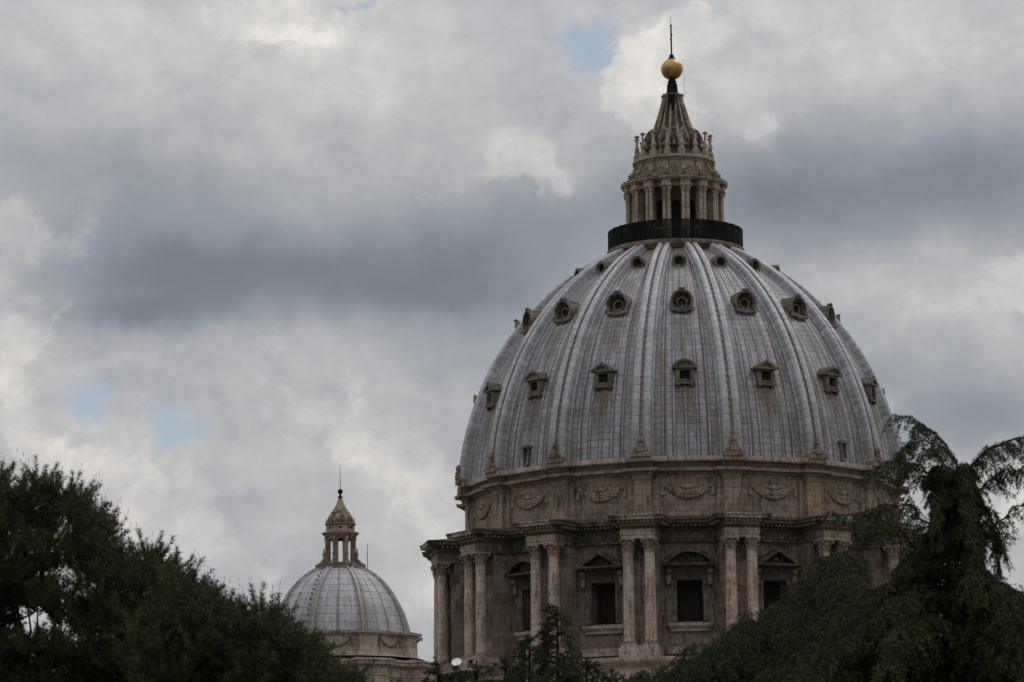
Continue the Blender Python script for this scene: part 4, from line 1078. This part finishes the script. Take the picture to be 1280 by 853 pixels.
def pine(name_label, Yc, tabs, px0, px1, pymax, nclump, holes, trunkpx, seed, dspread=1.6):
    global rng; rng = np.random.default_rng(seed)
    base = at(trunkpx, 900, Yc); zb = gz(Yc)
    root = empty('pine_tree', (base.x, Yc, zb), name_label, 'tree', 'pine trees on the left')
    off = np.array([base.x, Yc, zb]); C = []
    sc = Yc / F; MG = 30 * 62 / Yc + (4 if Yc > 60 else 20)
    tries = 0
    while len(C) < nclump and tries < 60000:
        tries += 1
        px = rng.uniform(px0, px1); top = sil(tabs, px); 
        wob = 13 * math.sin(px * .13 + seed) + 9 * math.sin(px * .057 + 2 * seed) + 4; py = top + MG + wob + rng.uniform(0, 12) if rng.random() < .22 else rng.uniform(top + MG + 4 + wob, pymax)
        if any((px - h[0]) ** 2 + (py - h[1]) ** 2 < (h[2] + 16) ** 2 for h in holes): continue
        dpt = rng.normal() * dspread
        dpt = max(-2.4, min(2.4, dpt))
        if any((px - c[0]) ** 2 + (py - c[1]) ** 2 + ((dpt - c[2]) / sc * .8) ** 2 < 21.5 ** 2 for c in C): continue
        C.append((px, py, dpt))
    # clump centres in the world
    cen = np.array([np.array(at(c[0], c[1] + 0, Yc)) + np.array([0, c[2], 0]) for c in C])
    # limbs
    tb = MB(); tz = cen[:, 2].min() - 1.0
    tb.tube([(0, 0, -.3), (.05, 0, (tz - zb) * .5), (0, .05, tz - zb), (.05, 0, tz - zb + 1.2)], [.32, .26, .22, .16], 9)
    hubs = [Vector((rng.uniform(-1, 1), rng.uniform(-1, 1), tz - zb + rng.uniform(0, 1.4))) for _ in range(6)]
    order = np.argsort(cen[:, 2]); nodes = [np.array([0, 0, tz - zb + .5]) + off]
    for i in order:
        c = cen[i]; d = [np.linalg.norm((c - q) * np.array([1, 1, .8])) + (4 if q[2] > c[2] - .1 else 0) for q in nodes]
        j = int(np.argmin(d)); a = Vector(nodes[j] - off); e = Vector(c - off)
        mid = (a + e) / 2 + Vector((rng.normal() * .06, rng.normal() * .06, -.06)); th = .014 + .016 * min(1, (e - a).length / 2)
        tb.tube([a, mid, e], [th * 1.3, th, th * .6], 5); nodes.append(c)
    # a few long bare limbs
    for q in range(7):
        c = cen[int(rng.integers(len(cen)))] - off; a = Vector((0, 0, tz - zb + .3)); e = Vector(c)
        tb.tube([a, (a + e) / 2 + Vector((0, 0, -.25)), e], [.08, .05, .02], 6)
    tb.build('trunk', BARK, root)
    # shoots
    print('clumps', len(C)); ns = 10; n = len(cen); d0 = rng.normal(size=(n, ns, 3)); d0 = unit(d0) * rng.random((n, ns, 1)) ** .6
    sz = rng.uniform(.72, 1.2, (n, 1, 1))
    P = cen[:, None] + d0 * np.array([.17, .17, .14]) * sz
    D = unit(unit(d0) * np.array([.85, .85, .35]) + np.array([0, 0, .60]) + rng.normal(size=(n, ns, 3)) * .15)
    P = P.reshape(-1, 3) - off; D = D.reshape(-1, 3); Ls = rng.uniform(.24, .44, len(P))
    A = twig_needles(P, D, Ls, np.full(len(P), -.12), 140, .085, .0098, .88)
    # candles
    q = rng.random(len(P)) < .45; Pc = P[q] + D[q] * Ls[q][:, None]; Dc = unit(D[q] * .25 + np.array([0, 0, 1.0])); B = twig_needles(Pc, Dc, rng.uniform(.12, .28, len(Pc)), np.zeros(len(Pc)), 9, .035, .011, .35)
    needle_mesh('crown', np.concatenate([A[0], B[0]]), np.concatenate([A[1], B[1]]), np.concatenate([A[2], B[2]]), np.concatenate([A[3], B[3]]), PINE, root)
tabA = [(-140, 600), (-60, 585), (0, 586), (30, 592), (60, 594), (85, 606), (110, 616), (150, 652), (185, 672), (200, 690), (235, 712), (265, 735), (300, 760), (330, 830), (345, 870)]
holesA = [(72, 662, 9), (58, 680, 6), (88, 797, 7), (12, 812, 3), (172, 700, 11), (30, 785, 9), (96, 735, 8), (60, 728, 5)]
pine('tall dark pine with rounded tufted crown and sky showing through, at the left edge', 62.0, tabA, -190, 330, 930, 1150, holesA, 70, 3)
tabB = [(180, 760), (215, 735), (245, 712), (262, 708), (275, 724), (300, 742), (320, 738), (335, 742), (350, 758), (385, 774), (410, 795), (435, 818), (455, 845), (470, 880)]
pine('lower bushy pine with upright shoots, in front of the small dome', 55.0, tabB, 190, 455, 930, 520, [], 300, 5, 1.2)

# ---- cedars
def cedar(label, Yc, branches, trunk, seed, m, sec_len=(.5, 1.1), per=42, nl=.05, nw=.011, step=.1, droop=(.5, 1.2), hang=True, thick=1.0, nm='cedar_tree', group=None, lvl=5):
    """branches: polylines of world points; trunk: polyline with radii"""
    global rng; rng = np.random.default_rng(seed)
    base = trunk[0][0]; off = np.array(base)
    root = empty(nm, tuple(base), label, 'tree', group)
    tb = MB(); tb.tube([Vector(p) - Vector(base) for p, r in trunk], [r for p, r in trunk], 8)
    TP = []; TD = []; TL = []; TR = []
    for br in branches:
        pts = [np.array(q) for q in br['pts']]; 
        seg = np.array([np.linalg.norm(pts[i + 1] - pts[i]) for i in range(len(pts) - 1)]); L = seg.sum(); cs = np.concatenate([[0], np.cumsum(seg)])
        P3 = np.array(pts); nS = max(int(L / step), 3)
        ss = np.linspace(0, L, 14); cur = np.stack([np.interp(ss, cs, P3[:, i]) for i in range(3)], 1)
        for _ in range(2): cur[1:-1] = (cur[:-2] + 2 * cur[1:-1] + cur[2:]) / 4
        cur[2:-1] += rng.normal(size=(11, 3)) * min(L * .018, .045)
        r0 = br.get('r', .05) * thick * .45
        tb.tube([Vector(c - off) for c in cur], list(np.linspace(r0, .008, len(cur))), 5)
        s0 = br.get('s0', .08)
        sarr = np.sort(rng.uniform(s0, 1, nS)) 
        cc = np.stack([np.interp(sarr * L, ss, cur[:, i]) for i in range(3)], 1)
        tang = unit(np.stack([np.interp(sarr * L, ss, np.gradient(cur[:, i], ss)) for i in range(3)], 1))
        for c, t, s in zip(cc, tang, sarr):
            for side in (-1, 1):
                lat = np.cross(t, [0, 0, 1.0]); lat /= np.linalg.norm(lat) + 1e-6
                d = unit(t * rng.uniform(.35, 1.2) + lat * side * rng.uniform(.4, 1.0) + np.array([0, 0, rng.uniform(-.45, .28)]))
                ln = rng.uniform(*sec_len) * rng.choice([.45, .8, 1.0, 1.35]) * br.get('w', 1.0) * (1.0 - .62 * s ** 1.5) * min(1, (s + .3) * 1.8)
                dr = rng.uniform(*droop) * rng.uniform(.25, 1.15)
                TP.append(c); TD.append(d); TL.append(ln); TR.append(dr)
                # third order: hanging spray on the side shoots
                nn = max(int(ln / .075 * thick), 2)
                for q in range(nn):
                    sq = (q + rng.random()) / nn
                    p = c + d * ln * sq + np.array([0, 0, -dr * ln * sq * sq])
                    tt = unit(d + np.array([0, 0, -2 * dr * sq])); la = np.cross(tt, [0, 0, 1.0]); la = la / (np.linalg.norm(la) + 1e-6)
                    dd = unit(tt * .7 + la * rng.choice([-1, 1]) * rng.uniform(.3, .8) + np.array([0, 0, -.5 if hang else .05]))
                    TP.append(p); TD.append(dd); TL.append(rng.uniform(.1, .28) * br.get('w', 1.0) * (1.1 - sq * .5)); TR.append(rng.uniform(.2, .7) if hang else .1)
    P = np.array(TP) - off; D = np.array(TD); Ls = np.array(TL); Rr = np.array(TR)
    big = Ls > .32
    A = twig_needles(P[big], D[big], Ls[big], Rr[big], per, nl, nw, .75)
    B = twig_needles(P[~big], D[~big], Ls[~big], Rr[~big], max(per // 2, 8), nl, nw, .75)
    for i in np.nonzero(big)[0][::2]:
        a = P[i]; d = D[i]; l = Ls[i]; q = Rr[i]
        tb.tube([Vector(a + d * l * s + np.array([0, 0, -q * l * s * s])) for s in (0, .35, .7, 1)], [.006, .005, .004, .003], 3)
    tb.build('trunk', BARK, root)
    needle_mesh('crown', np.concatenate([A[0], B[0]]), np.concatenate([A[1], B[1]]), np.concatenate([A[2], B[2]]), np.concatenate([A[3], B[3]]), m, root)
    return root
def pxl(lst, Y, dy=0.0):
    n = len(lst); return [at(x, y, Y + dy * i / max(n - 1, 1)) for i, (x, y) in enumerate(lst)]
rnd = random.Random(5)
# right: weeping cedar
Yr = 46.0
tr_b = at(1192, 853, Yr); tz0 = gz(Yr)
trunk = [((tr_b.x - .1, Yr, tz0 - .3), .3), ((tr_b.x - .05, Yr, (tz0 + tr_b.z) / 2), .24), (tuple(tr_b), .19), (tuple(at(1190, 740, Yr)), .11), (tuple(at(1192, 660, Yr)), .06), (tuple(at(1201, 592, Yr)), .022)]
B = []
def br(px, dy=0.0, r=.05, w=1.0, s0=.08, k=1.0): B.append({'pts': pxl(px, Yr, dy), 'r': r, 'w': w, 's0': s0})
br([(1201,600),(1196,580),(1175,548),(1144,524),(1118,518)], .3, .055, .85)
br([(1200,612),(1180,575),(1160,552),(1140,548),(1124,566)], -.5, .04, .8)
br([(1201,600),(1214,578),(1240,556),(1266,547),(1292,550),(1310,562)], -.2, .055, .85)
br([(1200,640),(1225,610),(1255,590),(1290,585)], .6, .04, .8)
br([(1193,650),(1180,610),(1150,580),(1115,575),(1086,590)], .5, .045, .95)
br([(1192,690),(1165,655),(1130,628),(1105,628),(1090,640)], -.8, .045, .95)
br([(1190,720),(1160,690),(1115,655),(1075,640),(1040,640)], .2, .05, .8)
br([(1200,690),(1235,665),(1262,640),(1290,625)], .3, .045, .65)
br([(1200,640),(1222,625),(1240,640),(1245,690)], .2, .04, .6)
br([(1196,700),(1215,660),(1238,650),(1250,690),(1250,725)], .4, .04, .7)
br([(1192,600),(1186,620),(1182,660)], .2, .03, .6); br([(1196,640),(1202,670),(1206,720)], -.3, .03, .6)
for (py, nb_) in ((604, 5), (616, 6), (630, 6), (645, 7), (660, 7), (675, 7), (690, 7), (705, 6), (725, 9), (745, 11), (765, 12), (785, 13), (805, 13), (825, 13), (845, 13), (870, 12), (900, 11), (930, 9)):
    for q in range(nb_):
        sgn = -1 if q % 2 else 1; fr_ = (py - 620) / 250.0
        ln = (45 + 120 * min(fr_, 1.1)) * rnd.uniform(.6, 1.05); dy = rnd.uniform(-1, 1) * (1.0 + 1.5 * fr_)
        if py < 700: ln = rnd.uniform(18, 38)
        if 700 < py < 745 and sgn > 0: ln = rnd.uniform(25, 58)
        if py > 740 and sgn < 0 and rnd.random() < .35: ln *= 1.5
        x0 = 1192; 
        wv = .30 if py < 700 else (.5 if (py < 745 and sgn > 0) else .8)
        br([(x0, py), (x0 + sgn * ln * .35, py - rnd.uniform(6, 26)), (x0 + sgn * ln * .7, py - rnd.uniform(0, 22)), (x0 + sgn * ln, py + rnd.uniform(2, 30))], dy, .045, wv)
br([(1185,760),(1120,765),(1060,790),(1010,838),(985,880)], -1.6, .05, .8)
br([(1188,735),(1230,722),(1262,735),(1300,790)], -1.4, .05, .9); br([(1188,800),(1150,790),(1125,800),(1110,835)], -1.9, .05, .9)
cedar('tall cedar with drooping feathery branches and two arching tops, at the right edge', Yr, B, trunk, 21, CEDAR, (.30, .62), 40, .045, .0115, .050, (.45, 1.0), nm='weeping_cedar')

# middle: dense dark cedar built of drooping mounds
Ym = 74.0
tabM = [(770, 872), (800, 846), (830, 826), (858, 818), (905, 790), (930, 772), (955, 764), (975, 756), (990, 732), (1000, 704), (1012, 686), (1030, 670), (1050, 690), (1072, 728), (1092, 746), (1120, 754), (1160, 785), (1200, 850)]
tb_ = at(1030, 853, Ym); B = []
trunkM = [((tb_.x, Ym, gz(Ym) - .3), .45), (tuple(tb_), .3), (tuple(at(1028, 760, Ym)), .2), (tuple(at(1028, 696, Ym)), .06)]
rnd = random.Random(9)
def lobed(label, Yc, tabs, px0, px1, pymax, trunk, nl_, rpx, seed, m, nm, group=None, ntw=300, per=24, dmax=2.8):
    global rng; rng = np.random.default_rng(seed); off = np.array(trunk[0][0])
    root = empty(nm, tuple(trunk[0][0]), label, 'tree', group); tb = MB(); tb.tube([Vector(p) - Vector(trunk[0][0]) for p, r in trunk], [r for p, r in trunk], 8)
    C = []; t = 0; top = np.array(trunk[-1][0]); sc = Yc / F
    while len(C) < nl_ and t < 30000:
        t += 1; px = rng.uniform(px0, px1); r = rpx * rng.uniform(.65, 1.15); ty = max(sil(tabs, px), sil(tabs, px - .7 * r), sil(tabs, px + .7 * r) - 20) + 9 * math.sin(px * .105 + 1.0) + 3
        py = ty + r * .42 + (rng.random() ** 1.3) * (pymax - ty); dp = rng.uniform(-dmax, dmax) * min(1, .25 + (py - ty) / 90)
        if py > pymax or any((px - c[0]) ** 2 + (py - c[1]) ** 2 + ((dp - c[2]) / sc * .7) ** 2 < (.72 * (r + c[3]) * .75) ** 2 for c in C): continue
        C.append((px, py, dp, r))
    Ps = []; Ds = []; Ls = []; Rs = []
    for (px, py, dp, r) in C:
        c = np.array(at(px, py, Yc)) + np.array([0, dp, 0]); R = r * sc
        a = Vector(top - off); a.z = min(a.z, c[2] - off[2] + .1); e = Vector(c - off)
        ax = Vector((0, 0, 0)).lerp(Vector(top - off), max(0, min(1, (c[2] - off[2] - .6) / (top[2] - off[2]))))
        tb.tube([ax, (ax + e) / 2 + Vector((0, 0, .15)), e], [.05, .035, .012], 5)
        n = int(ntw * (r / rpx) ** 2); d = unit(rng.normal(size=(n, 3)) + np.array([0, -.25, .35])); q = rng.uniform(.72, 1.0, (n, 1))
        Ps.append(c + d * q * R * np.array([1.15, 1.15, .72])); Ds.append(unit(d * np.array([1, 1, .35]) + rng.normal(size=(n, 3)) * .3)); Ls.append(rng.uniform(.12, .24, n)); Rs.append(rng.uniform(.6, 1.5, n))
    P = np.concatenate(Ps) - off; D = np.concatenate(Ds); Ln = np.concatenate(Ls); Rr = np.concatenate(Rs)
    A = twig_needles(P, D, Ln, Rr, per, .055, .013, .7)
    tb.build('trunk', BARK, root); needle_mesh('crown', *A, m, root)
lobed('dense dark green cedar of rounded drooping mounds, in front of the right of the drum', Ym, tabM, 790, 1180, 905, trunkM, 190, 30, 31, CEDARD, 'mounded_cedar')

# bottom: small young cedars with curling leaders
def young(px, py, Yc, hpx, wpx, label, seed, m=CEDARD, lean=0, nl=.07):
    rr = random.Random(seed); B = []; base = at(px, 860, Yc); s = hpx / 100.0
    tp = at(px + lean, py + 4, Yc)
    tr = [((base.x, Yc, gz(Yc) - .3), .12), (tuple(base), .05), (tuple((base + tp) / 2), .035), (tuple(tp), .012)]
    tip = [(px + lean * .6, py + 26), (px + lean, py + 8), (px + lean - 4 * s, py), (px + lean - 12 * s, py + 3)]
    B.append({'pts': pxl(tip, Yc), 'r': .03, 'w': .5, 's0': 0})
    n = int(hpx / 2.2)
    for i in range(n):
        t = (i + .5) / n; y = py + 12 + t * (920 - py - 12); w = wpx * (.25 + .75 * t ** .8) * rr.uniform(.6, 1.1); sg = rr.choice((-1, 1)); dy = rr.uniform(-1, 1) * w * Yc / F
        x = px + lean * (1 - t)
        B.append({'pts': [at(x, y, Yc), at(x + sg * w * .5, y - rr.uniform(2, 7), Yc + dy * .5), at(x + sg * w, y + rr.uniform(-2, 7), Yc + dy)], 'r': .025, 'w': .62, 's0': .0})
    cedar(label, Yc, B, tr, seed, m, (.35, .75), 34, nl, .014, .08, (.2, .5), hang=False, nm='young_cedar', group='young cedars below the drum')
young(697, 757, 88, 110, 42, 'slim young cedar with a curled tip, tallest of those below the drum', 41)
young(662, 792, 92, 75, 36, 'fuzzy young cedar just left of the slim one with the curled tip', 42)
young(733, 820, 90, 50, 72, 'low young cedar at the right foot of the slim one with the curled tip', 43)
young(548, 826, 95, 45, 62, 'low young cedar below the small dome, leftmost of the low ones', 44)
young(596, 822, 97, 45, 62, 'low young cedar below the white dish antenna', 45)
young(632, 818, 99, 50, 62, 'low young cedar between the dish antenna and the fuzzy one', 46)
young(705, 822, 86, 50, 72, 'low young cedar at the very foot of the slim one', 47)
young(575, 832, 91, 40, 66, 'lowest young cedar, just under the dish antenna on the left', 48)
young(655, 828, 87, 45, 66, 'low bushy young cedar in front of the fuzzy one', 49)
young(770, 838, 93, 40, 60, 'low young cedar at the right end of the row below the drum', 50)
print('SCENE OK', len(bpy.data.objects))
